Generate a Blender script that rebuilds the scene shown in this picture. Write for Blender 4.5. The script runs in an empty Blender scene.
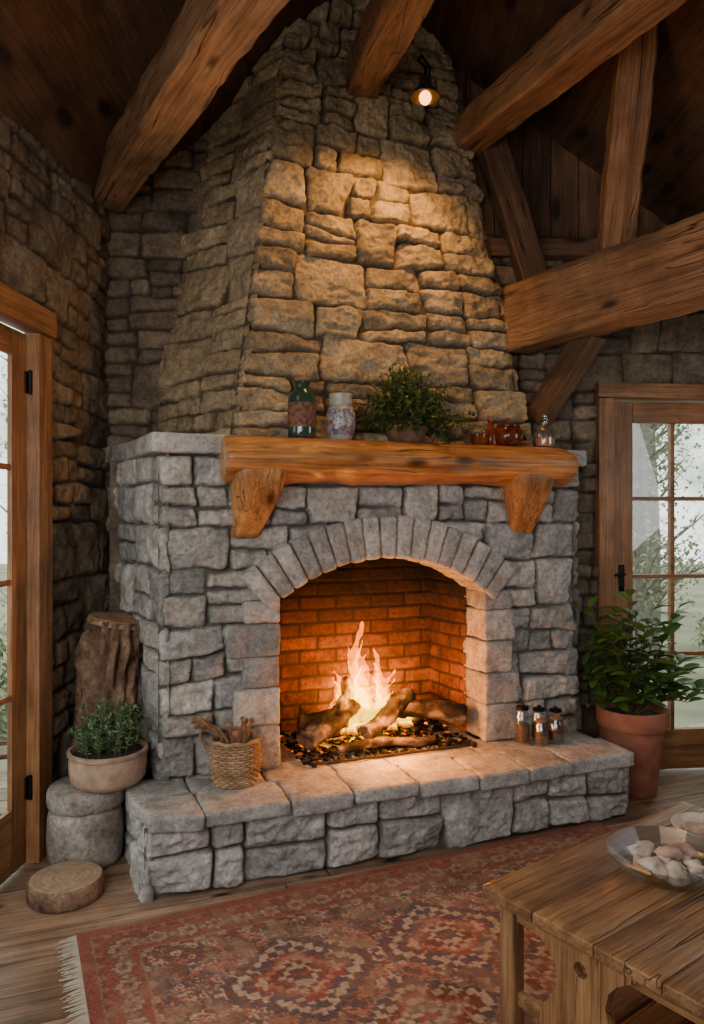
import bpy, math, random
import numpy as np
from mathutils import Vector, Matrix
PI=math.pi
random.seed(7)
col=bpy.context.scene.collection
# ------------------------------------------------------------------ noise
def _h(ix,iy,iz,seed):
    n=(ix*374761393+iy*668265263+iz*1442695041+seed*98245165)&0xffffffff
    n=((n^(n>>13))*1274126177)&0xffffffff
    n=((n^(n>>15))*974634777)&0xffffffff
    return (n^(n>>16))/4294967295.0
def vn(p,seed=0):
    f=np.floor(p).astype(np.int64); t=p-f; t=t*t*(3-2*t)
    x,y,z=f[...,0],f[...,1],f[...,2]; a,b,c=t[...,0],t[...,1],t[...,2]
    def L(u,v,w): return u+(v-u)*w
    r=L(L(L(_h(x,y,z,seed),_h(x+1,y,z,seed),a),L(_h(x,y+1,z,seed),_h(x+1,y+1,z,seed),a),b),
        L(L(_h(x,y,z+1,seed),_h(x+1,y,z+1,seed),a),L(_h(x,y+1,z+1,seed),_h(x+1,y+1,z+1,seed),a),b),c)
    return r*2-1
def fbm(p,freq=1,octv=3,seed=0):
    s=0;a=1;tot=0
    for o in range(octv):
        s=s+a*vn(p*freq,seed+o*17); tot+=a; a*=.5; freq*=2.03
    return s/tot
# ------------------------------------------------------------------ geometry containers
class G:
    def __init__(s,co,faces,r=.5,mo=0,b=.5,gc=None):
        s.co=np.asarray(co,float).reshape(-1,3); s.faces=[tuple(int(i) for i in f) for f in faces]
        n=len(s.co); s.sc=np.ones((n,4))
        s.sc[:,0]=r; s.sc[:,1]=mo; s.sc[:,2]=b
        s.gc=s.co.copy() if gc is None else np.asarray(gc,float)
def join(gs):
    if isinstance(gs,G): return gs
    co=[];fa=[];sc=[];gc=[];o=0
    for g in gs:
        co.append(g.co); sc.append(g.sc); gc.append(g.gc)
        fa+=[tuple(i+o for i in f) for f in g.faces]; o+=len(g.co)
    r=G(np.concatenate(co),[]); r.faces=fa; r.sc=np.concatenate(sc); r.gc=np.concatenate(gc); return r
def build(name,gs,mat,parent=None,smooth=True,sharp=55,loc=None):
    g=join(gs); me=bpy.data.meshes.new(name)
    me.from_pydata(g.co.tolist(),[],g.faces); me.update()
    a=me.attributes.new('sc','FLOAT_COLOR','POINT'); a.data.foreach_set('color',g.sc.ravel())
    a=me.attributes.new('gc','FLOAT_VECTOR','POINT'); a.data.foreach_set('vector',g.gc.ravel())
    if smooth:
        me.polygons.foreach_set('use_smooth',np.ones(len(me.polygons),bool))
        if sharp: me.set_sharp_from_angle(angle=math.radians(sharp))
    me.materials.append(mat)
    o=bpy.data.objects.new(name,me); col.objects.link(o)
    if parent: o.parent=parent
    if loc is not None: o.location=loc
    return o
def empty(name,loc=(0,0,0),rz=0):
    o=bpy.data.objects.new(name,None); col.objects.link(o); o.location=loc; o.rotation_euler=(0,0,rz)
    o.empty_display_size=.1; return o
def tag(o,label=None,cat=None,group=None,kind=None):
    if label: o['label']=label
    if cat: o['category']=cat
    if group: o['group']=group
    if kind: o['kind']=kind
    return o
# ------------------------------------------------------------------ shapes
_cube={}
def cube_t(n):
    if n in _cube: return _cube[n]
    idx={};co=[];fa=[]
    def v(i,j,k):
        if (i,j,k) not in idx:
            idx[(i,j,k)]=len(co); co.append((i,j,k))
        return idx[(i,j,k)]
    for a in range(n):
        for b in range(n):
            fa.append((v(a,b,0),v(a,b+1,0),v(a+1,b+1,0),v(a+1,b,0)))
            fa.append((v(a,b,n),v(a+1,b,n),v(a+1,b+1,n),v(a,b+1,n)))
            fa.append((v(a,0,b),v(a+1,0,b),v(a+1,0,b+1),v(a,0,b+1)))
            fa.append((v(a,n,b),v(a,n,b+1),v(a+1,n,b+1),v(a+1,n,b)))
            fa.append((v(0,a,b),v(0,a,b+1),v(0,a+1,b+1),v(0,a+1,b)))
            fa.append((v(n,a,b),v(n,a+1,b),v(n,a+1,b+1),v(n,a,b+1)))
    c=np.array(co,float)/n*2-1; c=np.sin(c*PI/2)
    _cube[n]=(c,fa); return _cube[n]
def rhex(corners,r=.01,n=6,amp=0,freq=8,seed=0,rnd=.5,b=.5):
    """rounded block through 8 corners, order (x,y,z) bits 000 100 010 110 001 101 011 111"""
    C=np.array(corners,float).reshape(2,2,2,3)  # [z][y][x]
    dx=np.linalg.norm(C[0,0,1]-C[0,0,0]);dy=np.linalg.norm(C[0,1,0]-C[0,0,0]);dz=np.linalg.norm(C[1,0,0]-C[0,0,0])
    h=np.array([dx,dy,dz])/2; r=min(r,h.min()*.98)
    t,fa=cube_t(n); p=t*h; inn=np.clip(p,-(h-r),h-r); d=p-inn; L=np.linalg.norm(d,axis=1,keepdims=True); L[L==0]=1
    q=(inn+r*d/L)/h*.5+.5
    x,y,z=q[:,0:1],q[:,1:2],q[:,2:3]
    P=((C[0,0,0]*(1-x)+C[0,0,1]*x)*(1-y)+(C[0,1,0]*(1-x)+C[0,1,1]*x)*y)*(1-z)+((C[1,0,0]*(1-x)+C[1,0,1]*x)*(1-y)+(C[1,1,0]*(1-x)+C[1,1,1]*x)*y)*z
    if amp:
        ctr=P.mean(0); dr=P-ctr; dr/=np.linalg.norm(dr,axis=1,keepdims=True)
        P=P+dr*(amp*fbm(P+seed*3.1,freq,3,seed)+amp*.45*fbm(P+seed*1.1,freq*3.5,3,seed+3))[:,None]
    g=G(P,fa,rnd,0,b); g.gc=(q-.5)*h*2+seed*1.7; return g
def box(x0,x1,y0,y1,z0,z1,r=.004,n=3,**k):
    return rhex([(x,y,z) for z in (z0,z1) for y in (y0,y1) for x in (x0,x1)],r,n,**k)
def tube(path,rad,seg=10,amp=0,freq=6,seed=0,rnd=.5,caps=True,sx=1,closed=False):
    P=np.array(path,float); N=len(P); R=np.ones(N)*rad if np.isscalar(rad) else np.array(rad,float)
    T=np.gradient(P,axis=0)
    if closed: T=np.roll(P,-1,0)-np.roll(P,1,0)
    T/=np.maximum(np.linalg.norm(T,axis=1,keepdims=True),1e-9)
    up=np.array([0,0,1.]) if abs(T[0][2])<.8 else np.array([1.,0,0])
    a=np.linspace(0,2*PI,seg,endpoint=False); co=[];gc=[]; Lg=0
    for i in range(N):
        x=np.cross(T[i],up); x/=max(np.linalg.norm(x),1e-9); y=np.cross(x,T[i]); up=y
        if i: Lg+=np.linalg.norm(P[i]-P[i-1])
        for q in a:
            co.append(P[i]+R[i]*(sx*math.cos(q)*x+math.sin(q)*y)); gc.append((Lg+seed,R[i]*math.cos(q)+seed,R[i]*math.sin(q)))
    co=np.array(co)
    if amp:
        c=np.repeat(P,seg,0); d=co-c; d/=np.maximum(np.linalg.norm(d,axis=1,keepdims=True),1e-9)
        co=co+d*(amp*fbm(co+seed,freq,3,seed))[:,None]
    fa=[]
    M=N if closed else N-1
    for i in range(M):
        for j in range(seg):
            k=(i+1)%N
            fa.append((i*seg+j,i*seg+(j+1)%seg,k*seg+(j+1)%seg,k*seg+j))
    if caps and not closed:
        fa.append(tuple(range(seg))[::-1]); fa.append(tuple((N-1)*seg+j for j in range(seg)))
    return G(co,fa,rnd,gc=gc)
def lathe(prof,seg=32,amp=0,freq=6,seed=0,rnd=.5,fz=None):
    co=[];fa=[];gc=[]
    a=np.linspace(0,2*PI,seg,endpoint=False)
    for r,z in prof:
        for q in a: co.append((r*math.cos(q),r*math.sin(q),z)); gc.append((z,math.cos(q)*r,math.sin(q)*r))
    co=np.array(co)
    if amp:
        d=co.copy(); d[:,2]=0; d/=np.maximum(np.linalg.norm(d,axis=1,keepdims=True),1e-6)
        co=co+d*(amp*fbm(co+seed,freq,3,seed))[:,None]
    N=len(prof)
    for i in range(N-1):
        for j in range(seg): fa.append((i*seg+j,i*seg+(j+1)%seg,(i+1)*seg+(j+1)%seg,(i+1)*seg+j))
    if prof[0][0]>1e-5: fa.append(tuple(range(seg))[::-1])
    if prof[-1][0]>1e-5: fa.append(tuple((N-1)*seg+j for j in range(seg)))
    return G(co,fa,rnd,gc=gc)
def ball(c,r,seg=12,amp=0,seed=0,rnd=.5,sq=(1,1,1)):
    pr=[(max(1e-6,r*math.sin(t)),-r*math.cos(t)) for t in np.linspace(0,PI,seg//2+1)]
    g=lathe(pr,seg); g.co=g.co*np.array(sq)
    if amp:
        g.co=g.co*(1+amp*fbm(g.co/r*1.0+seed*5.3,1.3,3,seed))[:,None]
    g.co=g.co+np.array(c); g.sc[:,0]=rnd; return g
def beam(p0,p1,w,h,seed=0,amp=.010,nl=130,rnd=.5,ch=.88):
    p0=np.array(p0,float);p1=np.array(p1,float);d=p1-p0;L=np.linalg.norm(d);d/=L
    up=np.array([0,0,1.]) if abs(d[2])<.9 else np.array([1.,0,0])
    x=np.cross(d,up);x/=np.linalg.norm(x);y=np.cross(x,d)
    k=12; ls=np.linspace(-ch,ch,k); sec=[(t,-1) for t in ls]+[(1,t) for t in ls]+[(-t,1) for t in ls]+[(-1,-t) for t in ls]
    seg=len(sec); co=[];gc=[]
    for i in range(nl):
        t=i/(nl-1)
        for (a,b) in sec:
            a=a*w/2;b=b*h/2
            ee=1-.03*(1 if i in(0,nl-1) else 0)
            co.append(p0+d*L*t+x*a*ee+y*b*ee); gc.append((L*t+seed*3.3,a+seed,b))
    co=np.array(co); dr=co-np.repeat(np.linspace(0,1,nl)[:,None]*(p1-p0)+p0,seg,0); dr/=np.linalg.norm(dr,axis=1,keepdims=True)
    gg=np.array(gc); q=gg*np.array([1,3,3])
    facet=np.abs(fbm(gg*np.array([1,.7,.7]),11,1,seed+8))
    co=co+dr*(amp*fbm(q,1.6,2,seed)+amp*.5*fbm(gg*np.array([1.2,6,6]),5,2,seed+5)-amp*1.1*facet)[:,None]
    fa=[]
    for i in range(nl-1):
        for j in range(seg): fa.append((i*seg+j,i*seg+(j+1)%seg,(i+1)*seg+(j+1)%seg,(i+1)*seg+j))
    fa.append(tuple(range(seg))[::-1]); fa.append(tuple((nl-1)*seg+j for j in range(seg)))
    return G(co,fa,rnd,gc=gc)
def leaf(base,d,L,W,droop=.3,segs=4,rnd=.5,roll=0,fold=.25,tip=1.0):
    d=np.array(d,float);d/=np.linalg.norm(d)
    s=np.cross(d,(0,0,1));n=np.linalg.norm(s); s=s/n if n>1e-3 else np.array([1.,0,0])
    nn=np.cross(s,d); s2=s*math.cos(roll)+nn*math.sin(roll); n2=np.cross(s2,d)
    co=[];fa=[]
    for i in range(segs+1):
        t=i/segs; w=W*.5*(math.sin(PI*min(1,t**.75))**.8 if 0<t<1 else .04)
        c=np.array(base)+d*L*t-np.array([0,0,1])*droop*L*t*t
        co+=[c-s2*w+n2*w*fold,c,c+s2*w+n2*w*fold]
        if i:
            k=3*i; fa+=[(k-3,k-2,k+1,k),(k-2,k-1,k+2,k+1)]
    return G(co,fa,rnd)
# ------------------------------------------------------------------ masonry
def rows_of(z0,z1,a,b,R):
    out=[];z=z0
    while z<z1-1e-6:
        h=R.uniform(a,b)
        if z1-(z+h)<a*.7: h=z1-z
        out.append((z,z+h)); z+=h
    return out
def layout(s0,s1,rows,R,mw=(.16,.42),p=(.45,.42,.13),hx=.26):
    rc=[]
    for z0,z1 in rows:
        s=s0;h=z1-z0
        while s<s1-1e-6:
            w=R.uniform(*mw)
            if s1-(s+w)<mw[0]*.75: w=s1-s
            k=R.choice([1,2,3],p=p)
            if h<.14: k=1
            elif h<.2: k=min(k,2)
            if k==1: rc.append((s,s+w,z0,z1))
            else:
                c=[0]+sorted([(i+R.uniform(-.22,.22))/k for i in range(1,k)])+[1]
                for i in range(k):
                    a,b=z0+h*c[i],z0+h*c[i+1]
                    if w>hx and R.rand()<.62:
                        m=s+w*R.uniform(.32,.68); rc+=[(s,m,a,b),(m,s+w,a,b)]
                    else: rc.append((s,s+w,a,b))
            s+=w
    return rc
def bricks(s0,s1,z0,z1,bw=.2,bh=.068):
    rc=[];z=z0;i=0
    while z<z1:
        s=s0-(bw/2 if i%2 else 0)
        while s<s1: rc.append((s,s+bw,z,z+bh)); s+=bw
        z+=bh;i+=1
    return rc
def face(P00,P10,P01,P11,rects,res=.008,el=0,er=0,eb=0,et=0,hr=(.02,.045),edge=.016,joint=.007,rad=.018,warp=.02,rough=.016,tilt=.16,seed=0,keep=None,flat=False,bumpm=.004):
    P00,P10,P01,P11=[np.array(p,float) for p in (P00,P10,P01,P11)]
    W=(np.linalg.norm(P10-P00)+np.linalg.norm(P11-P01))/2; H=(np.linalg.norm(P01-P00)+np.linalg.norm(P11-P10))/2
    ss=np.linspace(-el,W+er,int((W+el+er)/res)+1); tt=np.linspace(-eb,H+et,int((H+eb+et)/res)+1)
    S,T=np.meshgrid(ss,tt); a=(S/W)[...,None]; b=(T/H)[...,None]
    Q=(P00*(1-a)+P10*a)*(1-b)+(P01*(1-a)+P11*a)*b
    nrm=np.cross(P10-P00,P01-P00); nrm/=np.linalg.norm(nrm)
    Z=np.zeros_like(S); pt=np.stack([S,T,Z+seed*.37],-1)
    ws=S+warp*.6*fbm(pt,5,2,seed+1)+warp*.45*fbm(pt,16,3,seed+3)
    wt=T+warp*fbm(pt,2.2,1,seed+2)*1.1+warp*.5*fbm(pt,13,3,seed+4)
    D=np.zeros_like(S)-1; Hh=np.zeros_like(S)+bumpm*fbm(pt,40,2,seed+9); rid=np.zeros_like(S)+.5; r2=np.zeros_like(S)+.5; mo=np.ones_like(S)
    R=np.random.RandomState(seed+100); n1=fbm(pt,8,3,seed+5); n2=fbm(pt,32,3,seed+6); n3=fbm(pt,4,1,seed+8)
    rdg=1-2*np.abs(fbm(pt*np.array([1,1.6,1]),13,3,seed+7))
    pad=warp*1.6+.03
    for (x0,x1,z0,z1) in rects:
        j0,j1=np.searchsorted(ss,[x0-pad,x1+pad]); i0,i1=np.searchsorted(tt,[z0-pad,z1+pad])
        v=[R.uniform(-tilt,tilt) for _ in range(4)]; hs=R.uniform(*hr); ra=R.rand(); rb=R.rand(); tx,tz=R.uniform(-.09,.09,2)
        if i1<=i0 or j1<=j0: continue
        sl=(slice(i0,i1),slice(j0,j1)); s_=ws[sl];t_=wt[sl];xc=(x0+x1)/2;zc=(z0+z1)/2
        dx=np.minimum(s_-x0-v[0]*(t_-zc),x1-s_+v[1]*(t_-zc))-joint/2; dz=np.minimum(t_-z0-v[2]*(s_-xc)*.5,z1-t_+v[3]*(s_-xc)*.5)-joint/2
        rr=min(rad,(z1-z0)*.35,(x1-x0)*.35)
        m1=np.maximum(rr-dx,0);m2=np.maximum(rr-dz,0)
        d=np.where((m1>0)|(m2>0),rr-np.hypot(m1,m2),np.minimum(dx,dz))
        m=(d>D[sl])&(d>0)
        e=min(edge,(z1-z0)*.3); q=np.clip(d/e,0,1); pf=(1-(1-q)**2)**.5
        if flat: hh=hs*pf+pf*rough*n2[sl]
        else:
            g1,g2,g3,g4=R.uniform(-.35,.35,4)
            pl=np.minimum(tx*(s_-xc)+tz*(t_-zc),np.minimum(.012+g1*(s_-xc)+g2*(t_-zc),.012+g3*(s_-xc)+g4*(t_-zc)))
            hh=hs*pf+pl*pf+pf*rough*(.6*n1[sl]+.55*n2[sl]+.3*n3[sl]+.45*rdg[sl])
        Hh[sl]=np.where(m,np.maximum(hh,-.002),Hh[sl]); rid[sl]=np.where(m,ra,rid[sl]); r2[sl]=np.where(m,rb,r2[sl])
        mo[sl]=np.where(m,np.clip(1-d/.005,0,1),mo[sl]); D[sl]=np.where(m,d,D[sl])
    Q=Q+nrm*Hh[...,None]
    nt,ns=S.shape; I=np.arange(nt*ns).reshape(nt,ns)
    F=np.stack([I[:-1,:-1],I[:-1,1:],I[1:,1:],I[1:,:-1]],-1).reshape(-1,4)
    if keep is not None:
        K=keep(S,T,Q).ravel(); F=F[K[F].all(1)]
        used=np.zeros(nt*ns,bool); used[F.ravel()]=True; remap=np.cumsum(used)-1; F=remap[F]
    else: used=np.ones(nt*ns,bool)
    g=G(Q.reshape(-1,3)[used],[]); g.faces=[tuple(f) for f in F.tolist()]
    g.sc[:,0]=rid.ravel()[used]; g.sc[:,1]=mo.ravel()[used]; g.sc[:,2]=r2.ravel()[used]
    return g
def planks(O,A,B,LA,LB,th,w=(.12,.17),ln=(1.4,2.6),seed=0,gap=.003,back=False):
    O,A,B=[np.array(v,float) for v in (O,A,B)]; Nn=np.cross(A,B); R=np.random.RandomState(seed); out=[]
    b=0
    while b<LB:
        ww=R.uniform(*w); ww=min(ww,LB-b)
        a=-R.uniform(0,ln[0])
        while a<LA:
            l=R.uniform(*ln); a0=max(a,0);a1=min(a+l,LA)
            if a1-a0>.02 and ww>.01:
                c=[O+A*x+B*y+Nn*z for z in (-th,0) for y in (b+gap/2,b+ww-gap/2) for x in (a0+gap/2,a1-gap/2)]
                g=rhex(c,.003,2,rnd=R.rand(),b=R.rand()); sd=R.uniform(0,60)
                rel=g.co-O; g.gc=np.stack([rel@A+sd,rel@B+sd*.3,rel@Nn],-1); out.append(g)
            a+=l
        b+=ww
    if back:
        c=[O+A*x+B*y+Nn*z for z in (-th-.03,-th-.002) for y in (-.05,LB+.05) for x in (0,LA)]
        out.append(rhex(c,.002,2,rnd=0))
    return out
# ------------------------------------------------------------------ materials
def mk(name):
    m=bpy.data.materials.new(name); m.use_nodes=True; nt=m.node_tree
    return m,nt,nt.nodes['Principled BSDF']
def nd(nt,typ,props={},**inp):
    n=nt.nodes.new(typ)
    for k,v in props.items(): setattr(n,k,v)
    for k,v in inp.items():
        k=k.replace('_',' ') if k.replace('_',' ') in n.inputs else k
        if isinstance(v,bpy.types.NodeSocket): nt.links.new(v,n.inputs[k])
        else: n.inputs[k].default_value=v
    return n
def ramp(nt,fac,stops,interp='LINEAR'):
    n=nt.nodes.new('ShaderNodeValToRGB'); n.color_ramp.interpolation=interp; e=n.color_ramp.elements
    while len(e)<len(stops): e.new(.5)
    for i,(p,c) in enumerate(stops):
        e[i].position=p; e[i].color=(*c,1) if len(c)==3 else c
    nt.links.new(fac,n.inputs[0]); return n.outputs[0]
def mixc(nt,f,a,b,bt='MIX'):
    n=nt.nodes.new('ShaderNodeMix'); n.data_type='RGBA'; n.blend_type=bt
    for s,v in ((n.inputs[0],f),(n.inputs[6],a),(n.inputs[7],b)):
        if isinstance(v,bpy.types.NodeSocket): nt.links.new(v,s)
        else: s.default_value=v if not isinstance(v,tuple) or len(v)==4 else (*v,1)
    return n.outputs[2]
def mth(nt,op,a,b=0.0,cl=False):
    n=nt.nodes.new('ShaderNodeMath'); n.operation=op; n.use_clamp=cl
    for s,v in ((n.inputs[0],a),(n.inputs[1],b)):
        if isinstance(v,bpy.types.NodeSocket): nt.links.new(v,s)
        else: s.default_value=v
    return n.outputs[0]
def attr(nt,name):
    n=nt.nodes.new('ShaderNodeAttribute'); n.attribute_name=name; return n
def bump(nt,h,bs,st=.5,dist=.01):
    b=nd(nt,'ShaderNodeBump',Strength=st,Distance=dist,Height=h); nt.links.new(b.outputs[0],bs.inputs['Normal'])
def stone_mat(name,cols,mortar,rough=.9,mott=.55,soot=None,moss=0,bd=.016,fine=.7,med=.7):
    m,nt,bs=mk(name); a=attr(nt,'sc'); sp=nd(nt,'ShaderNodeSeparateColor',Color=a.outputs['Color'])
    n=len(cols); c=ramp(nt,sp.outputs[0],[(i/(n-1),cols[i]) for i in range(n)])
    tc=nd(nt,'ShaderNodeTexCoord').outputs['Object']
    n1=nd(nt,'ShaderNodeTexNoise',Vector=tc,Scale=9.0,Detail=8.0,Roughness=.65).outputs[0]
    n2=nd(nt,'ShaderNodeTexNoise',Vector=tc,Scale=60.0,Detail=6.0,Roughness=.75).outputs[0]
    n3=nd(nt,'ShaderNodeTexNoise',Vector=tc,Scale=22.0,Detail=6.0,Roughness=.7,Distortion=.6).outputs[0]
    v1=ramp(nt,n1,[(.3,(1-mott,)*3),(.7,(1+mott*.6,)*3)])
    v2=ramp(nt,n2,[(.34,(.45,.42,.39)),(.5,(1,1,1)),(.68,(1.45,1.42,1.36))])
    v3=ramp(nt,n3,[(.38,(.62,.60,.57)),(.55,(1,1,1)),(.7,(1.2,1.2,1.18))])
    c=mixc(nt,1.0,c,v1,'MULTIPLY'); c=mixc(nt,fine,c,v2,'MULTIPLY'); c=mixc(nt,med,c,v3,'MULTIPLY')
    br=ramp(nt,sp.outputs[2],[(0,(.78,.78,.78)),(1,(1.22,1.22,1.22))]); c=mixc(nt,1.0,c,br,'MULTIPLY')
    if moss:
        n4=nd(nt,'ShaderNodeTexNoise',Vector=tc,Scale=3.5,Detail=4.0).outputs[0]
        f=ramp(nt,n4,[(.5,(0,0,0)),(.68,(moss,)*3)]); c=mixc(nt,f,c,(.16,.12,.06,1))
    c=mixc(nt,sp.outputs[1],c,(*mortar,1))
    if soot:
        sz=nd(nt,'ShaderNodeSeparateXYZ',Vector=tc); f=mth(nt,'ADD',mth(nt,'MULTIPLY',mth(nt,'SUBTRACT',sz.outputs[2],soot[0]),1/soot[1],True),mth(nt,'MULTIPLY',mth(nt,'SUBTRACT',n1,.5),.9),True)
        c=mixc(nt,f,c,(.012,.009,.008,1))
    nt.links.new(c,bs.inputs['Base Color']); bs.inputs['Roughness'].default_value=rough; bs.inputs['Specular IOR Level'].default_value=.25
    hh=mth(nt,'ADD',mth(nt,'ADD',mth(nt,'MULTIPLY',n1,.6),mth(nt,'MULTIPLY',n2,.5)),mth(nt,'MULTIPLY',n3,.6)); bump(nt,hh,bs,1.0,bd)
    return m
def wood_mat(name,dark,mid,light,rough=.55,gs=(1.6,22,22),var=.3,knots=True,bd=.004,spec=.4,cracks=0,dist=.35,kn=(.06,.15)):
    m,nt,bs=mk(name); g=attr(nt,'gc').outputs['Vector']; sp=nd(nt,'ShaderNodeSeparateColor',Color=attr(nt,'sc').outputs['Color'])
    mp=nd(nt,'ShaderNodeMapping',Vector=g,Scale=gs).outputs[0]
    n1=nd(nt,'ShaderNodeTexNoise',Vector=mp,Scale=1.0,Detail=9.0,Roughness=.66,Distortion=dist).outputs[0]
    mp2=nd(nt,'ShaderNodeMapping',Vector=g,Scale=(gs[0]*3,gs[1]*6,gs[2]*6)).outputs[0]
    n2=nd(nt,'ShaderNodeTexNoise',Vector=mp2,Scale=1.0,Detail=4.0,Roughness=.6).outputs[0]
    c=ramp(nt,n1,[(.28,dark),(.5,mid),(.72,light)])
    c=mixc(nt,.8,c,ramp(nt,n2,[(.35,(.5,.45,.4)),(.55,(1,1,1)),(.8,(1.2,1.2,1.2))]),'MULTIPLY')
    pn=nd(nt,'ShaderNodeTexNoise',Vector=g,Scale=3.0,Detail=5.0,Roughness=.65).outputs[0]
    c=mixc(nt,.85,c,ramp(nt,pn,[(.35,(.55,.51,.48)),(.62,(1.12,1.12,1.12))]),'MULTIPLY')
    h=mth(nt,'ADD',n1,mth(nt,'MULTIPLY',n2,.5))
    if cracks:
        mp4=nd(nt,'ShaderNodeMapping',Vector=g,Scale=(.7,16,16)).outputs[0]
        n4=nd(nt,'ShaderNodeTexNoise',Vector=mp4,Scale=1.0,Detail=2.0,Roughness=.5).outputs[0]
        cr=ramp(nt,mth(nt,'ABSOLUTE',mth(nt,'SUBTRACT',n4,.5)),[(.001,(.9,.9,.9)),(.009,(0,0,0))])
        cr=mixc(nt,1.0,cr,ramp(nt,pn,[(.46,(0,0,0)),(.54,(1,1,1))]),'MULTIPLY')
        c=mixc(nt,cr,c,tuple(x*.3 for x in dark)+(1,)); h=mth(nt,'SUBTRACT',h,mth(nt,'MULTIPLY',cr,cracks))
    if knots:
        mp3=nd(nt,'ShaderNodeMapping',Vector=g,Scale=(2.6,6.5,6.5)).outputs[0]
        vo=nd(nt,'ShaderNodeTexVoronoi',Vector=mp3,Scale=1.0).outputs['Distance']
        c=mixc(nt,ramp(nt,vo,[(kn[0],(1,1,1)),(kn[1],(0,0,0))]),c,tuple(x*.3 for x in dark)+(1,))
    br=ramp(nt,sp.outputs[0],[(0,(1-var,)*3),(1,(1+var,)*3)]); c=mixc(nt,1.0,c,br,'MULTIPLY')
    nt.links.new(c,bs.inputs['Base Color']); bs.inputs['Roughness'].default_value=rough; bs.inputs['Specular IOR Level'].default_value=spec
    bump(nt,h,bs,.8,bd); return m
def plain(name,c,rough=.5,metal=0,noise=0,scale=20,trans=0,spec=.5,bm=0,alpha=None):
    m,nt,bs=mk(name); bs.inputs['Roughness'].default_value=rough; bs.inputs['Metallic'].default_value=metal; bs.inputs['Specular IOR Level'].default_value=spec
    tc=nd(nt,'ShaderNodeTexCoord').outputs['Object']; n=nd(nt,'ShaderNodeTexNoise',Vector=tc,Scale=float(scale),Detail=6.0).outputs[0]
    cc=ramp(nt,n,[(.3,tuple(x*(1-noise) for x in c)),(.7,tuple(min(1,x*(1+noise)) for x in c))]); nt.links.new(cc,bs.inputs['Base Color'])
    if trans: bs.inputs['Transmission Weight'].default_value=trans; bs.inputs['IOR'].default_value=1.45
    if bm: bump(nt,n,bs,.6,bm)
    return m
def leaf_mat(name,dark,light,rough=.45):
    m,nt,bs=mk(name); sp=nd(nt,'ShaderNodeSeparateColor',Color=attr(nt,'sc').outputs['Color'])
    c=ramp(nt,sp.outputs[0],[(0,dark),(1,light)]); nt.links.new(c,bs.inputs['Base Color']); bs.inputs['Roughness'].default_value=rough
    tr=nd(nt,'ShaderNodeBsdfTranslucent',Color=c); mx=nd(nt,'ShaderNodeMixShader',Fac=.25); nt.links.new(bs.outputs[0],mx.inputs[1]); nt.links.new(tr.outputs[0],mx.inputs[2])
    nt.links.new(mx.outputs[0],nt.nodes['Material Output'].inputs[0]); return m
def emis(name,c,s):
    m,nt,bs=mk(name); e=nd(nt,'ShaderNodeEmission',Color=(*c,1),Strength=s); nt.links.new(e.outputs[0],nt.nodes['Material Output'].inputs[0]); return m
def vflame(name,c,s):
    m,nt,bs=mk(name); nt.nodes.remove(bs); e=nd(nt,'ShaderNodeEmission',Color=(*c,1),Strength=s); nt.links.new(e.outputs[0],nt.nodes['Material Output'].inputs['Volume']); return m
def pane_mat(name,tint=(1,1,1),refl=.08,rough=.02):
    m,nt,bs=mk(name); t=nd(nt,'ShaderNodeBsdfTransparent',Color=(*tint,1)); g=nd(nt,'ShaderNodeBsdfGlossy',Color=(1,1,1,1),Roughness=rough); mx=nd(nt,'ShaderNodeMixShader',Fac=refl)
    nt.links.new(t.outputs[0],mx.inputs[1]); nt.links.new(g.outputs[0],mx.inputs[2]); nt.links.new(mx.outputs[0],nt.nodes['Material Output'].inputs[0]); return m
MAT={}
MAT['body']=stone_mat('surround_stone',[(.44,.41,.365),(.32,.305,.28),(.49,.445,.38),(.38,.36,.335),(.53,.49,.43)],(.11,.097,.083),fine=.65,mott=.42,med=.6)
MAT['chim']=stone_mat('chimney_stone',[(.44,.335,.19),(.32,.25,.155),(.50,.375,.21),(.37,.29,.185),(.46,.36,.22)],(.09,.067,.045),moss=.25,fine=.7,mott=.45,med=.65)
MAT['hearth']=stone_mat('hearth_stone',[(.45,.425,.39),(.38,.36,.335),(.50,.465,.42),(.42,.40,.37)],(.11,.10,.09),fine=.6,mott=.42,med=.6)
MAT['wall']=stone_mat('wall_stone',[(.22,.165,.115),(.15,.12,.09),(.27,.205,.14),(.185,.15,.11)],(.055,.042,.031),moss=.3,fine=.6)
MAT['brick']=stone_mat('firebrick',[(.28,.10,.036),(.17,.060,.024),(.32,.125,.046),(.22,.080,.030)],(.045,.028,.018),soot=(.50,.60),mott=.75,bd=.008)
MAT['beam']=wood_mat('beam_wood',(.13,.064,.030),(.29,.155,.072),(.41,.235,.115),rough=.7,var=.25,cracks=2.5,bd=.007,gs=(1.6,24,24))
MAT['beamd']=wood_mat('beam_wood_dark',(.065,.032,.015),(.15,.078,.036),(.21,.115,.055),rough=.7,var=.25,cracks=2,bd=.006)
MAT['mantel']=wood_mat('mantel_wood',(.20,.068,.018),(.46,.20,.062),(.62,.32,.115),rough=.28,gs=(1.0,20,20),var=.1,cracks=2.5,bd=.008,dist=.7,kn=(.08,.2))
MAT['ceil']=wood_mat('ceiling_wood',(.07,.034,.016),(.155,.077,.037),(.215,.115,.057),rough=.75,var=.4,kn=(.12,.26))
MAT['floor']=wood_mat('floor_wood',(.12,.075,.046),(.26,.17,.108),(.36,.25,.165),rough=.22,var=.35,spec=.5,gs=(.9,30,30))
MAT['door']=wood_mat('door_wood',(.16,.07,.026),(.32,.15,.058),(.42,.21,.088),rough=.45,var=.1,knots=False)
MAT['table']=wood_mat('table_wood',(.14,.062,.026),(.30,.16,.07),(.41,.235,.11),rough=.30,var=.15,cracks=2,gs=(1.6,24,24))
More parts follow.
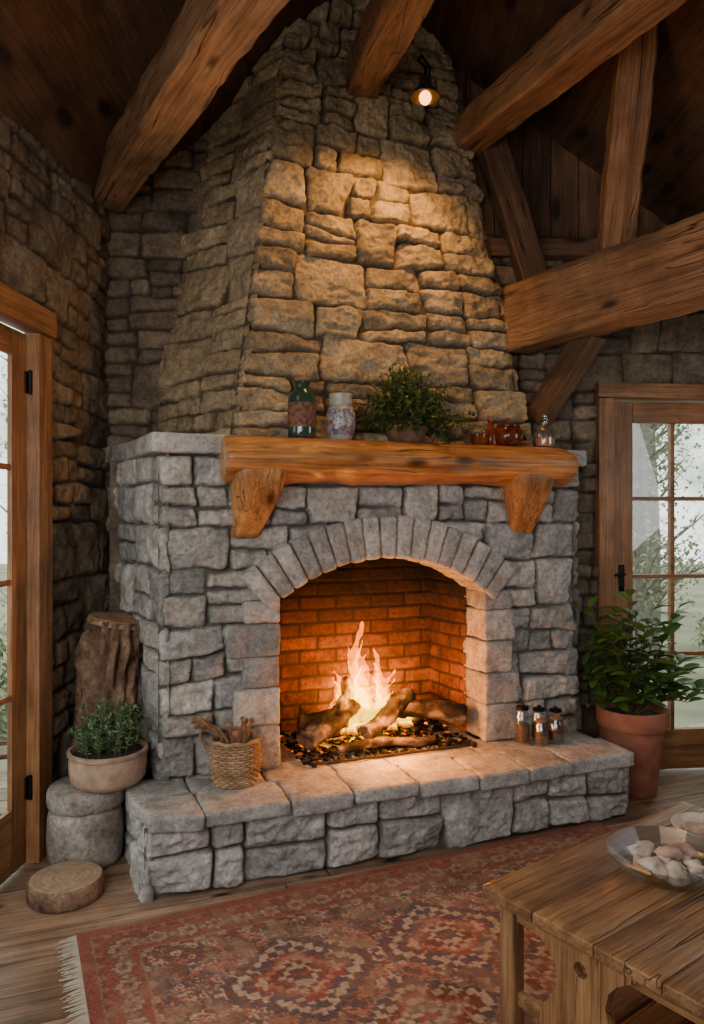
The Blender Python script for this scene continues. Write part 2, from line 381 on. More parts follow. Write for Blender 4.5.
MAT['bark']=stone_mat('log_bark',[(.33,.20,.125),(.23,.14,.09)],(.06,.035,.022),mott=.8)
MAT['cutwood']=wood_mat('cut_wood',(.26,.14,.07),(.46,.28,.15),(.58,.38,.22),rough=.7,gs=(8,30,30),knots=False)
MAT['char']=stone_mat('charred_bark',[(.012,.010,.008),(.035,.025,.019),(.22,.17,.13)],(.02,.02,.02),mott=.9)
MAT['terra']=plain('terracotta',(.33,.12,.065),.75,noise=.25,scale=14,bm=.004)
MAT['iron']=plain('black_iron',(.015,.014,.013),.5,.8)
MAT['glass']=pane_mat('window_glass')
MAT['clear']=pane_mat('clear_glass',(.90,.925,.93),.16,.16)
MAT['leaf']=leaf_mat('glossy_leaf',(.035,.08,.018),(.12,.25,.045),.38)
MAT['leaf2']=leaf_mat('small_leaf',(.03,.06,.012),(.17,.23,.05),.5)
MAT['leaf3']=leaf_mat('herb_leaf',(.05,.12,.05),(.19,.33,.15),.5)
MAT['stem']=plain('stem',(.09,.07,.03),.7)
MAT['soil']=plain('soil',(.03,.02,.014),.95,noise=.5,scale=60,bm=.01)
# ------------------------------------------------------------------ camera
H=1.45; F=747.0
cam=bpy.data.cameras.new('camera'); co=bpy.data.objects.new('camera',cam); col.objects.link(co)
cam.sensor_fit='VERTICAL'; cam.sensor_height=36; cam.lens=F/1024*36; cam.shift_y=3/1024; cam.clip_start=.05
co.location=(0,0,H); co.rotation_euler=(PI/2,0,0); bpy.context.scene.camera=co
# ------------------------------------------------------------------ frames
TH=math.radians(21); U=np.array([math.cos(TH),math.sin(TH),0]); Dv=np.array([-math.sin(TH),math.cos(TH),0]); A0=np.array([-.80,3.22,0])
def FW(u,v,z=0): return tuple(A0+U*u+Dv*v+np.array([0,0,z]))
def ceil_z(x): return np.where(x<.1,4.3-.85*(.1-x),4.3-.667*(x-.1))
def ybk(x): return 3.93+.097*(x+1.29)
# ================================================================== ROOM
R=np.random.RandomState(3)
lw0=np.array([-1.5736+.0727*.8,.8,0]); lw1=np.array([-1.5736+.0727*3.93,3.93,0]); LW=np.linalg.norm(lw1-lw0); ld=(lw1-lw0)/LW
def sY(y): return (y-.8)/ld[1]
z_=np.array([0,0,3.12])
rw=rows_of(0,3.12,.16,.28,R)
dl0,dl1=sY(2.06),sY(3.22)
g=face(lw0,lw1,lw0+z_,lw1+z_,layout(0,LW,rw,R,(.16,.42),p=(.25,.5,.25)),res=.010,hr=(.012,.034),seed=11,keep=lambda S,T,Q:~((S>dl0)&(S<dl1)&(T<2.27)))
tag(build('wall_left',g,MAT['wall'],sharp=None),kind='structure')
def backwall(x0,x1,h,seed,keep=None,res=.010):
    p0=np.array([x0,ybk(x0),0]);p1=np.array([x1,ybk(x1),0]); zz=np.array([0,0,h]); W=np.linalg.norm(p1-p0)
    RR=np.random.RandomState(seed)
    return face(p0,p1,p0+zz,p1+zz,layout(0,W,rows_of(0,h,.15,.26,RR),RR,(.15,.38),p=(.25,.5,.25)),res=res,hr=(.012,.036),seed=seed,keep=keep)
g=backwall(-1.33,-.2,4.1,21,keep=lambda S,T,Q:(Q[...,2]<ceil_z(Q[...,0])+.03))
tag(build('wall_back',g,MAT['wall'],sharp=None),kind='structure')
bx0=1.36
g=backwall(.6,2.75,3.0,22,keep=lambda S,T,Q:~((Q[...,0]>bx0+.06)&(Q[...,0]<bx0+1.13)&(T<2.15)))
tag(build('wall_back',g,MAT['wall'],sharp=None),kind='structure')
gs=[];RR=np.random.RandomState(5);x=.15
while x<2.75:
    w=.16; y=ybk(x)+.02; zt=float(ceil_z(np.array(x+.08)))+.15
    gg=rhex([(a,b,c) for c in (2.93,max(zt,3.0)) for b in (y,y+.03) for a in (x+.003,x+w-.003)],.004,2,rnd=RR.rand()); gg.gc=gg.co[:,[2,0,1]]+RR.rand()*9; gs.append(gg); x+=w
gs.append(box(.15,2.75,ybk(.6)-.05,ybk(2.7)+.06,2.86,2.96,.01,2))
gs.append(box(.0,2.8,4.36,4.40,2.9,4.5,.01,2))
tag(build('wall_back',gs,MAT['ceil']),kind='structure')
gs=planks((2.72,-1.6,0),(0,1,0),(0,0,1),6.0,2.75,.03,w=(.18,.22),seed=8,back=True); tag(build('wall_right',gs,MAT['ceil']),kind='structure')
gs=planks((2.72,-1.6,0),(0,0,1),(-1,0,0),4.4,4.3,.03,w=(.18,.22),seed=9,back=True)
for g in gs: g.co[:,2]=np.minimum(g.co[:,2],ceil_z(g.co[:,0])+.1)
tag(build('wall_front',gs,MAT['ceil']),kind='structure')
p0=np.array([-1.69,-1.6,0]); g=G([p0,lw0,lw0+z_,p0+z_],[(0,1,2,3)]); tag(build('wall_left',g,MAT['wall'],smooth=False),kind='structure')
fo=A0-U*4.5-Dv*6.2; gs=planks(fo+np.array([0,0,0]),U,Dv,9.5,8.2,.03,w=(.13,.19),seed=4,gap=.006)
def clipf(g):
    c=g.co.mean(0); return -1.9<c[0]<3.6 and -2.6<c[1]<5.2
gs=[g for g in gs if clipf(g)]; gs.append(box(-1.9,2.9,-1.7,4.6,-.06,-.031,.002,2,rnd=0))
tag(build('floor',gs,MAT['floor']),kind='structure')
sl=math.atan(.85); cl=math.cos(sl);sn=math.sin(sl)
gs=planks((.1,-1.7,4.3),(0,1,0),(-cl,0,-sn),6.3,2.6,.03,w=(.16,.22),seed=6,gap=.008,back=True)
tag(build('ceiling',gs,MAT['ceil']),kind='structure')
s2=math.atan(.667);c2=math.cos(s2);n2=math.sin(s2)
gs=planks((.1+2.76,-1.7,4.3-2.76*.667),(0,1,0),(-c2,0,n2),6.3,2.76/c2,.03,w=(.16,.22),seed=7,gap=.008,back=True)
tag(build('ceiling',gs,MAT['ceil']),kind='structure')
# ------------------------------------------------------------------ doors
def door(name,org,ang,x0,x1,ztop,st,cols,rows,zb,zt,cw,hinge_side,handle=None,mun=.024,prot=.06,th=.045,back=.10):
    r=tag(empty(name,org,ang),kind='structure'); g=[]
    g+= [box(x0-.01-cw,x0-.01,-prot,back,0,ztop+.01,.008,seed=1),box(x1+.01,x1+.01+cw,-prot,back,0,ztop+.01,.008,seed=2)]
    for q in g: q.gc=q.gc[:,[2,0,1]]
    g.append(box(x0-.02-cw,x1+.02+cw,-prot-.015,back,ztop+.01,ztop+.01+cw*.92,.008,seed=3))
    build('casing',g,MAT['door'],r)
    f=[box(x0,x0+st,0,th,.01,ztop,.006,seed=4),box(x1-st,x1,0,th,.01,ztop,.006,seed=5)]
    for q in f: q.gc=q.gc[:,[2,0,1]]
    f+=[box(x0+st,x1-st,0,th,.01,zb,.006,seed=6),box(x0+st,x1-st,0,th,zt,ztop,.006,seed=7)]
    lf=build('door_leaf',f,MAT['door'],r)
    m=[];W=x1-x0-2*st;pw=(W-(cols-1)*mun)/cols
    for i in range(1,cols):
        a=x0+st+i*pw+(i-1)*mun; m.append(box(a,a+mun,.003,th-.003,zb,zt,.004))
    ph=(zt-zb-(rows-1)*mun)/rows
    for i in range(1,rows):
        a=zb+i*ph+(i-1)*mun; m.append(box(x0+st,x1-st,.003,th-.003,a,a+mun,.004))
    build('glazing_bars',m,MAT['door'],lf)
    build('glass',G([(x0+st,th/2,zb),(x1-st,th/2,zb),(x1-st,th/2,zt),(x0+st,th/2,zt)],[(0,1,2,3)]),MAT['glass'],lf,smooth=False)
    hx=x1+.004 if hinge_side>0 else x0-.004
    for z in (.32,2.0 if ztop>2 else 1.8):
        build('hinge',[tube([(hx,-.012,z-.05),(hx,-.012,z+.05)],.009,8),box(hx-.02,hx+.02,-.006,.003,z-.045,z+.045,.002)],MAT['iron'],lf)
    if handle:
        build('handle',[box(handle-.016,handle+.016,-.010,0,1.02,1.17,.005),tube([(handle,-.01,1.12),(handle,-.045,1.12),(handle-.01,-.045,1.12),(handle-.06,-.045,1.115)],.007,8),tube([(handle,-.012,1.05),(handle,-.022,1.05)],.009,10)],MAT['iron'],lf)
    return r
langle=math.atan2(ld[1],ld[0])
o1=lw0+ld*sY(2.0)
door('door_1',tuple(o1),langle,.17,1.10,2.2,.115,2,4,.27,2.09,.12,1,mun=.026,prot=.05,th=.024,back=.03)
door('door_2',(bx0,ybk(bx0),0),math.atan2(.097,1),.10,1.07,2.09,.125,3,4,.235,1.97,.09,1,handle=.155)
# ================================================================== FIREPLACE
fp=tag(empty('stone_fireplace',tuple(A0),TH),'large grey rubble stone fireplace with tapering chimney, arched brick firebox and raised hearth','fireplace')
FWd=2.097; zt=1.72; z0=.30
RF=np.random.RandomState(31)
rwF=rows_of(0,zt-z0,.17,.25,RF)
def vec(u,v,z): return (u,v,z)
def keepF(S,T,Q):
    u=Q[...,0];z=Q[...,2]; rr=np.hypot(u-1.02,z-.381)
    return ~(((u>.455)&(u<1.585)&(z<1.07))|((rr<.90)&(z>.95)))
rects=layout(-.035,FWd+.03,rwF,RF,(.14,.34),p=(.26,.54,.20),hx=.28)
gF=face(vec(0,0,z0),vec(FWd,0,z0),vec(0,0,zt),vec(FWd,0,zt),rects,res=.0062,el=.035,er=.03,hr=(.022,.046),seed=41,warp=.026,keep=keepF,rough=.023,rad=.014)
gL=face(vec(-.167,.783,z0),vec(0,0,z0),vec(-.167,.783,zt),vec(0,0,zt),layout(0,.8+.035,rwF,RF,(.15,.32),p=(.3,.52,.18)),res=.008,er=.035,hr=(.018,.036),seed=42)
gR=face(vec(FWd,0,z0),vec(FWd+.02,.35,z0),vec(FWd,0,zt),vec(FWd+.02,.35,zt),layout(-.03,.35,rwF,RF),res=.010,el=.03,hr=(.03,.05),seed=43)
build('surround',[gF,gL,gR],MAT['body'],fp,sharp=None)
for side in (0,1):
    z=.315;i=0;gj=[]
    while z<1.06:
        h=RF.uniform(.11,.21)
        if 1.07-(z+h)<.08: h=1.07-z
        w=RF.uniform(.17,.27) if i%2 else RF.uniform(.14,.2)
        if side==0: a,b=.4915-w,.4915
        else: a,b=1.547,1.547+w
        gj.append(rhex([(x,y,zz) for zz in (z+.002,z+h-.002) for y in (-.05-RF.uniform(0,.012),.17) for x in (a,b)],.013,16,amp=.012,freq=9,seed=RF.randint(999),rnd=RF.rand(),b=RF.rand())); z+=h;i+=1
    build('jamb',gj,MAT['body'],fp,sharp=None)
ga=[];n=17;ha=math.radians(42.0); cu,cz=1.02,.381
for i in range(n):
    a0=-ha+2*ha*i/n; a1=-ha+2*ha*(i+1)/n; g_=.0035
    ri=.864; ro=.864+RF.uniform(.197,.21)
    a0+=g_;a1-=g_; pf=-.068-RF.uniform(0,.008)
    cs=[]
    for (r) in (ri,ro):
        for y in (pf,.17):
            for a in (a0,a1): cs.append((cu+r*math.sin(a),y,cz+r*math.cos(a)))
    ga.append(rhex(cs,.014,14,amp=.009,freq=10,seed=RF.randint(999),rnd=RF.rand(),b=.3+RF.rand()*.7))
build('arch',ga,MAT['body'],fp,sharp=None)
fb=[]
def bface(P0,P1,h,seed):
    P0=np.array(P0,float);P1=np.array(P1,float);zz=np.array([0,0,h]);W=np.linalg.norm(P1-P0)
    return face(P0,P1,P0+zz,P1+zz,bricks(0,W,0,h,.205,.072),res=.006,hr=(.004,.012),edge=.008,joint=.008,rad=.006,warp=.006,rough=.005,tilt=.02,seed=seed,flat=True,bumpm=.0015)
fb.append(bface((.44,.5,.30),(1.56,.5,.30),1.2,51)); fb.append(bface((1.53,.5,.30),(1.55,.13,.30),1.2,52)); fb.append(bface((.488,.13,.30),(.50,.5,.30),1.2,53))
build('firebox',fb,MAT['brick'],fp,sharp=None)
build('firebox_throat',[box(.3,1.7,.14,.6,1.46,1.5,.003,2)],MAT['iron'],fp)
build('backing',[box(-.2,2.2,.62,.66,0,1.8,.003,2)],MAT['wall'],fp)
# hearth
RH=np.random.RandomState(61)
hb=[]; W=2.20
hb.append(face(vec(-.10,-.385,0),vec(2.10,-.385,0),vec(-.10,-.385,.27),vec(2.10,-.385,.27),layout(-.03,W+.02,[(0,.27)],RH,(.20,.42),p=(.10,.66,.24),hx=.36),res=.0058,el=.03,er=.02,hr=(.026,.05),seed=62,warp=.016,rough=.022))
hb.append(face(vec(-.13,.1,0),vec(-.10,-.385,0),vec(-.13,.1,.27),vec(-.10,-.385,.27),layout(0,.49+.03,[(0,.27)],RH,(.18,.3),p=(.1,.65,.25)),res=.007,er=.03,hr=(.028,.045),seed=63))
hb.append(face(vec(2.10,-.385,0),vec(2.10,.2,0),vec(2.10,-.385,.27),vec(2.10,.2,.27),layout(-.03,.58,[(0,.27)],RH,(.2,.3)),res=.010,el=.03,hr=(.03,.05),seed=64))
build('hearth_base',hb,MAT['hearth'],fp,sharp=None)
ht=[];u=-.17
while u<2.12:
    w=RH.uniform(.22,.36)
    if 2.14-(u+w)<.2: w=2.14-u
    f0=-.45-RH.uniform(0,.03); m=-.19
    zl=.255+RH.uniform(-.008,.008)
    cs=[(x,y,zz) for zz in (zl,.32) for y in (f0,m) for x in (u+.002,u+w-.002)]
    if u<0: cs[0]=(u+.06,f0+.05,zl);cs[4]=(u+.06,f0+.05,.32)
    ht.append(rhex(cs,.016,16,amp=.011,freq=8,seed=RH.randint(999),rnd=RH.rand(),b=RH.rand())); u+=w
u=-.17
while u<2.12:
    w=RH.uniform(.2,.33)
    if 2.12-(u+w)<.16: w=2.12-u
    ht.append(rhex([(x,y,zz) for zz in (.22,.314) for y in (-.187,.03) for x in (u+.002,u+w-.002)],.012,10,amp=.007,freq=8,seed=RH.randint(999),rnd=RH.rand(),b=RH.rand())); u+=w
u=.48
while u<1.55:
    w=min(RH.uniform(.2,.3),1.56-u)
    if w>.03:
        for (y0,y1) in ((.034,.25),(.254,.52)): ht.append(rhex([(x,y,zz) for zz in (.22,.312) for y in (y0,y1) for x in (u+.004,u+w-.004)],.012,6,amp=.005,freq=8,seed=RH.randint(999),rnd=RH.rand(),b=.2))
    u+=w
build('hearth_top',ht,MAT['hearth'],fp,sharp=None)
lg=[]
def slab(a,b,c,d,z0,z1,s,n=14):
    return rhex([(*a,z0),(*b,z0),(*c,z0),(*d,z0),(*a,z1),(*b,z1),(*c,z1),(*d,z1)],.014,n,amp=.009,freq=7,seed=s,rnd=(s*.37)%1,b=.7)
lg.append(slab((-.07,-.09),(.3,-.08),(-.13,.4),(.3,.4),1.715,1.80,3)); lg.append(slab((-.13,.405),(.3,.405),(-.25,.85),(.3,.82),1.715,1.80,4))
lg.append(slab((.3,-.06),(1.2,-.06),(.3,.3),(1.2,.3),1.705,1.79,5)); lg.append(slab((1.2,-.06),(2.15,-.08),(1.2,.35),(2.17,.35),1.705,1.79,6))
build('ledge',lg,MAT['hearth'],fp,sharp=None)
zb_,ztp=1.79,4.42
def cf(z):
    k=z-1.8; return .338+.1406*k,1.897-.181*k,.12+.087*k
a=cf(zb_);b=cf(ztp); rwC=rows_of(0,ztp-zb_,.14,.24,np.random.RandomState(71)); RC=np.random.RandomState(76)
Wc=((a[1]-a[0])+(b[1]-b[0]))/2
gs=[face(vec(a[0],a[2],zb_),vec(a[1],a[2],zb_),vec(b[0],b[2],ztp),vec(b[1],b[2],ztp),layout(-.035,Wc+.035,rwC,RC,(.17,.38),p=(.26,.58,.16),hx=.32),res=.0062,el=.03,er=.03,hr=(.022,.055),seed=73,warp=.034,rad=.020,edge=.016,joint=.008,rough=.028,tilt=.2)]
gs.append(face(vec(.02,.74,zb_),vec(a[0],a[2],zb_),vec(.42,.80,ztp),vec(b[0],b[2],ztp),layout(0,.72,rwC,RC,(.20,.42),p=(.42,.48,.10),hx=.40),res=.007,er=.025,hr=(.014,.034),seed=77,warp=.028,tilt=.16,rough=.018))
gs.append(face(vec(a[1],a[2],zb_),vec(a[1]+.03,.5,zb_),vec(b[1],b[2],ztp),vec(b[1]+.03,.7,ztp),layout(-.03,.45,rwC,RC,(.15,.3)),res=.010,el=.03,hr=(.025,.05),seed=75))
build('chimney_breast',gs,MAT['chim'],fp,sharp=None)
# mantel log
N=150;seg=72;co_=[];gc=[]; M0,M1=.225,1.99
for i in range(N):
    t=i/(N-1);u=M0+t*(M1-M0)
    ed=min(i,N-1-i); e=(.82,.91,.955,.98,.99)[ed] if ed<5 else 1
    if ed<5: u=(M0+ (0,.003,.010,.020,.032)[ed]) if i<N/2 else (M1-(0,.003,.010,.020,.032)[ed])
    for j in range(seg):
        q=2*PI*(j+.5)/seg;c,s=math.cos(q),math.sin(q); pw=1.9
        if c>0: pw=6
        if s>0 and c<0: pw=2.0
        mm=(abs(c)**pw+abs(s)**pw)**(-1/pw); y=-.045+c*mm*.178; z=1.696+s*mm*.102
        co_.append((u,-.045+(y+.045)*e,1.696+(z-1.696)*e)); gc.append((u,y,z))
co_=np.array(co_);dr=co_-np.stack([co_[:,0],co_[:,0]*0-.045,co_[:,0]*0+1.70],-1);dr/=np.linalg.norm(dr,axis=1,keepdims=True)
ampm=.030*np.clip((1.802-co_[:,2])/.05,0.06,1); co_=co_+dr*(ampm*(fbm(co_*np.array([1,2,2]),3.0,3,5)+.4*fbm(co_*np.array([1.2,4,4]),7,2,6)))[:,None]
fa=[(i*seg+j,i*seg+(j+1)%seg,(i+1)*seg+(j+1)%seg,(i+1)*seg+j) for i in range(N-1) for j in range(seg)]+[tuple((N-1)*seg+j for j in range(seg))]
msh=build('mantel_shelf',G(co_,fa,gc=gc),MAT['mantel'],fp,sharp=60)
ring=co_[:seg]; ctr=ring.mean(0); rr_=[ring]+[ctr+(ring-ctr)*k+np.array([-.004,0,0]) for k in (.92,.6,.3)]
cc=np.concatenate(rr_+[[ctr+np.array([-.004,0,0])]]); ff=[(k*seg+(j+1)%seg,k*seg+j,(k+1)*seg+j,(k+1)*seg+(j+1)%seg) for k in range(3) for j in range(seg)]+[(3*seg+(j+1)%seg,3*seg+j,4*seg) for j in range(seg)]
build('cut_end',G(cc,ff),MAT['cutwood'],msh,sharp=None)['label']='pale sawn left end of the log'
for (a_,b_,sd) in ((.27,.50,1),(1.64,1.885,2)):
    pr=[(.02,1.66)]
    for t in np.linspace(0,1,26):
        z=1.66-.305*t; y=-.195+.145*(t**1.6)
        pr.append((y,z))
    pr+=[(-.040,1.348),(-.02,1.344),(.02,1.344)]
    sl_=[];m_=25
    for k in range(m_):
        tt=k/(m_-1); ins=.030*max(0,abs(2*tt-1)-.6)**2/.16
        row=[]
        for y,z in pr:
            dn=min(1,max(0,(1.64-z)/.29)); sw=dn**1.15
            lo=a_+.012*sw if sd==1 else a_+.060*sw; hi=b_-.095*sw if sd==1 else b_-.050*sw
            row.append((lo+(hi-lo)*tt,min(y+ins*(1-.4*dn),.02),z+ins*.3))
        sl_.append(row)
    n_=len(pr);cc=[p for s in sl_ for p in s];ff=[(k*n_+j,k*n_+(j+1)%n_,(k+1)*n_+(j+1)%n_,(k+1)*n_+j) for k in range(m_-1) for j in range(n_)]+[tuple(range(n_))[::-1],tuple((m_-1)*n_+j for j in range(n_))]
    g=G(cc,ff); g.gc=g.co[:,[2,0,1]]+sd
    build('corbel',g,MAT['mantel'],msh,sharp=50)
# ================================================================== BEAMS
def bm(p0,p1,w,h,s,lab,mt='beam',name='ceiling_beam'):
    p0=np.array(p0,float);p1=np.array(p1,float);o=build(name,beam((0,0,0),p1-p0,w,h,s),MAT[mt],loc=p0,sharp=38); tag(o,lab,'beam'); return o
bm((-1.27,3.86,3.12),(.98,.05,2.95),.18,.19,1,'timber beam ending high in the left wall corner beside the chimney','beam')
bm((.05,3.80,3.66),(.42,1.1,2.95),.17,.18,2,'timber beam meeting the front of the chimney top, left of the small hanging lamp')
bm((.60,4.10,3.50),(1.38,.7,2.85),.17,.17,3,'slanting timber beam running from the right shoulder of the chimney to the upper right')
bm((.90,4.08,2.50),(2.66,1.66,2.62),.22,.35,4,'massive horizontal timber beam at the right above the glazed door')
bm((1.27,3.62,2.68),(1.17,3.04,3.50),.15,.16,5,'pale upright timber post rising from the massive right-hand beam to the roof',name='timber_post')
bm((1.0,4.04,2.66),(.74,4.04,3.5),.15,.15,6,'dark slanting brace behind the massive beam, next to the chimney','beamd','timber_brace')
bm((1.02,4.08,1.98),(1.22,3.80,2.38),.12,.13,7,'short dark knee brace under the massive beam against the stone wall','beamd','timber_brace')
lp=(.335,3.42,3.38)
L=tag(empty('hanging_lamp',lp),'small black hooked metal lamp with glowing bulb hanging in front of the chimney top','lamp')
build('arm',[tube([(0,0,.05),(0,0,.12),(-.03,.03,.17),(-.01,.06,.21),(.03,.1,.18),(.04,.2,.2),(.05,.42,.22),(.05,.56,.22)],.007,8)],MAT['iron'],L)
lampm=plain('aged_bronze',(.16,.11,.06),.4,.8,noise=.3)
build('shade',[lathe([(.016,.075),(.026,.065),(.028,.045),(.050,.012),(.066,-.016),(.063,-.016),(.046,.012),(.016,.04),(.001,.042)],24),tube([(.066*math.cos(a),.066*math.sin(a),-.016) for a in np.linspace(0,2*PI,24,endpoint=False)],.004,6,closed=True)],lampm,L)
build('bulb',[ball((0,0,-.020),.028,14,sq=(1,1,1.1))],emis('bulb_glow',(1,.42,.10),6),L)
# ================================================================== FIRE
RL=np.random.RandomState(81)
MAT['cutdark']=wood_mat('burnt_end',(.06,.036,.02),(.18,.11,.065),(.32,.21,.13),rough=.9,gs=(8,40,40),knots=False)
def flog(u0,v0,z0,u1,v1,z1,r,lab,s):
    p0=np.array([u0,v0,z0]);p1=np.array([u1,v1,z1]); n=34
    o=empty('firewood_log',FW(*p0),TH); dd=(p1-p0)
    path=[dd*t+np.array([0,0,.014*math.sin(t*5+s)]) for t in np.linspace(0,1,n)]; sg=36
    g=tube(path,[r*(.88 if k in(0,n-1) else 1) for k in range(n)],sg,caps=False)
    a=np.tile(np.linspace(0,2*PI,sg,endpoint=False),n); c=np.repeat(np.array(path),sg,0); dv=g.co-c; dv/=np.linalg.norm(dv,axis=1,keepdims=True)
    cut=np.where(np.cos(a-s*1.3)>.35,-(np.cos(a-s*1.3)-.35)*.75*r,0)+np.where(np.cos(a-s*2.1-2)>.55,-(np.cos(a-s*2.1-2)-.55)*.6*r,0)
    g.co=g.co+dv*(cut+r*.34*fbm(g.co+s,16,3,s)+r*.20*fbm(g.co+s,50,2,s))[:,None]
    g.sc[:,0]=np.clip(.45+1.5*fbm(g.co,12,3,s),0,1)
    build('bark',g,MAT['char'],o,sharp=None)
    for q,i0 in ((path[0],0),(path[-1],(n-1)*sg)):
        ring=g.co[i0:i0+sg]; ctr=ring.mean(0); ins=ctr+(ring-ctr)*.5; co3=np.concatenate([ring,ins,[ctr]]); ff=[(j,(j+1)%sg,sg+(j+1)%sg,sg+j) for j in range(sg)]+[(sg+j,sg+(j+1)%sg,2*sg) for j in range(sg)]
        build('cut_end',G(co3,ff),MAT['cutdark'],o,sharp=None)
    tag(o,lab,'log','firewood in the fireplace')
flog(.63,.02,.385,.93,.20,.52,.056,'thick charred log leaning at the left side of the flames',1)
flog(.87,.15,.40,.93,.27,.61,.036,'short charred log standing upright inside the flames',2)
flog(.93,.03,.40,1.24,.19,.52,.046,'split log lying diagonally in front of the flames',3)
flog(1.13,.21,.48,1.48,.04,.41,.058,'thick pale-ended log at the right side of the fire',4)
flog(.70,.33,.40,1.40,.33,.40,.052,'long log lying across the back under the flames',5)
flog(.78,-.01,.360,1.3,.0,.356,.028,'thin blackened log lying along the front of the embers',6)
eb=[]
for i in range(800):
    u=RL.uniform(.60,1.48); v=RL.uniform(-.07,.42); eb.append(ball((u,v,.316+RL.uniform(0,.014)),RL.uniform(.006,.014),8,amp=.8,seed=i,rnd=RL.rand(),sq=(1.4,1.1,.6)))
em,nt,bs=mk('embers'); sp=nd(nt,'ShaderNodeSeparateColor',Color=attr(nt,'sc').outputs['Color']); bs.inputs['Roughness'].default_value=1.0; bs.inputs['Specular IOR Level'].default_value=.0
nt.links.new(ramp(nt,sp.outputs[0],[(.0,(.006,.005,.0045)),(.55,(.012,.010,.009)),(.7,(.05,.042,.036))]),bs.inputs['Base Color'])
tcn=nd(nt,'ShaderNodeTexCoord').outputs['Object']; nn=nd(nt,'ShaderNodeTexNoise',Vector=tcn,Scale=25.0).outputs[0]
sy=nd(nt,'ShaderNodeSeparateXYZ',Vector=tcn)
f=mth(nt,'MULTIPLY',ramp(nt,sp.outputs[0],[(.74,(0,0,0)),(.92,(1,1,1))]),ramp(nt,nn,[(.46,(0,0,0)),(.62,(1,1,1))]))
f=mth(nt,'MULTIPLY',f,mth(nt,'MULTIPLY',mth(nt,'SUBTRACT',sy.outputs[1],.04),8.0,True))
bs.inputs['Emission Color'].default_value=(1,.16,.006,1); nt.links.new(mth(nt,'MULTIPLY',f,3.0),bs.inputs['Emission Strength'])
o=build('ember_bed',eb,em); o.location=A0; o.rotation_euler=(0,0,TH); tag(o,'bed of black coals and glowing embers under the burning logs','embers',kind='stuff')
gr=tag(empty('fire_grate',FW(1.05,.0,.315),TH),'low black iron grate bar along the front of the fire','grate')
rough_iron=plain('sooty_iron',(.02,.017,.015),.9,.2,noise=.5)
build('bar',[box(-.43,.43,-.095,-.082,.004,.016,.004)],rough_iron,gr)
for x in (-.41,.41): build('leg',[box(x-.012,x+.012,-.105,-.075,-.0,.024,.004)],rough_iron,gr)
fl=tag(empty('fire',FW(1.0,.19,.44),TH),'bright orange and yellow flames rising from the burning logs','fire')
RFl=np.random.RandomState(404)
def tongue(x,y,h,r,s,z=0,tw=1):
    R_=np.random.RandomState(s);n=44;ph=R_.uniform(0,6);ph2=R_.uniform(0,6)
    path=[(x*(1-.10*t)+.034*math.sin(t*5.5+ph)*t*min(1,h/.25)+.012*math.sin(t*13+ph2)*min(1,3*t),y*(1-.3*t)+.02*math.sin(t*6+ph*2)*t,z+h*t) for t in np.linspace(0,1,n)]
    rad=[max(.0007,r*((1-t)**.70)*(.62+.38*math.sin(min(1,t*3.2)*PI/2))*(1+.20*math.sin(t*11+ph2))) for t in np.linspace(0,1,n)]
    return tube(path,rad,20,amp=r*.35,freq=18,seed=s,sx=.7)
tl=[]
for i in range(30):
    x=-.23+.47*(i+RFl.uniform(0,1))/30; k=math.exp(-((x+.0)/.135)**2); tl.append((x,RFl.uniform(-.07,.07),(.09+.33*k)*RFl.uniform(.45,1.0),RFl.uniform(.020,.034)*(.7+.5*k)))
tl+=[(-.01,.03,.54,.050),(-.085,.02,.42,.040),(.08,.02,.40,.040),(.135,.03,.29,.034),(-.145,.03,.30,.034)]
build('outer_flame',[tongue(x,y,h,r*1.2,100+i,-.07) for i,(x,y,h,r) in enumerate(tl)],vflame('flame_outer',(1,.24,.0),5.0),fl,sharp=None)
build('middle_flame',[tongue(x,y,h*.80,r*.78,100+i,-.06) for i,(x,y,h,r) in enumerate(tl)],vflame('flame_mid',(1,.52,.0),5.5),fl,sharp=None)
build('flame_core',[tongue(x,y,h*.55,r*.52,100+i,-.05) for i,(x,y,h,r) in enumerate(tl)],vflame('flame_core',(1,.85,.04),8),fl,sharp=None)
# ================================================================== MANTEL ITEMS
def item(name,u,v,z,lab,cat,group=None,rz=0): return tag(empty(name,FW(u,v,z),rz),lab,cat,group)
MZ=1.797
t=item('glass_jar',.60,-.03,MZ,'tall dark green glass jar with brown label and cork, leftmost on the mantel','jar')
build('body',[lathe([(.001,.0),(.052,.0),(.062,.006),(.064,.03),(.064,.175),(.058,.2),(.04,.218),(.034,.225),(.034,.25),(.038,.252),(.038,.262),(.001,.262)],32)],plain('dark_green_glass',(.02,.05,.035),.08,noise=.3,spec=.8),t)
build('label',[lathe([(.0652,.05),(.0652,.16)],32)],plain('brown_label',(.14,.055,.03),.7,noise=.8,scale=60),t)
build('stopper',[lathe([(.001,.262),(.03,.262),(.034,.285),(.03,.29),(.001,.29)],24,amp=.003,freq=30)],plain('cork',(.22,.12,.06),.85,noise=.4,scale=80),t)
t=item('ceramic_jar',.79,-.03,MZ,'white ceramic jar with blue and rust flower painting beside the dark green jar','jar')
mj,nt,bs=mk('painted_ceramic'); tcn=nd(nt,'ShaderNodeTexCoord').outputs['Object']
n1=nd(nt,'ShaderNodeTexNoise',Vector=tcn,Scale=42.0,Detail=2.0,Distortion=1.5).outputs[0]
n5=nd(nt,'ShaderNodeTexNoise',Vector=tcn,Scale=30.0,Detail=2.0,Distortion=1.0).outputs[0]
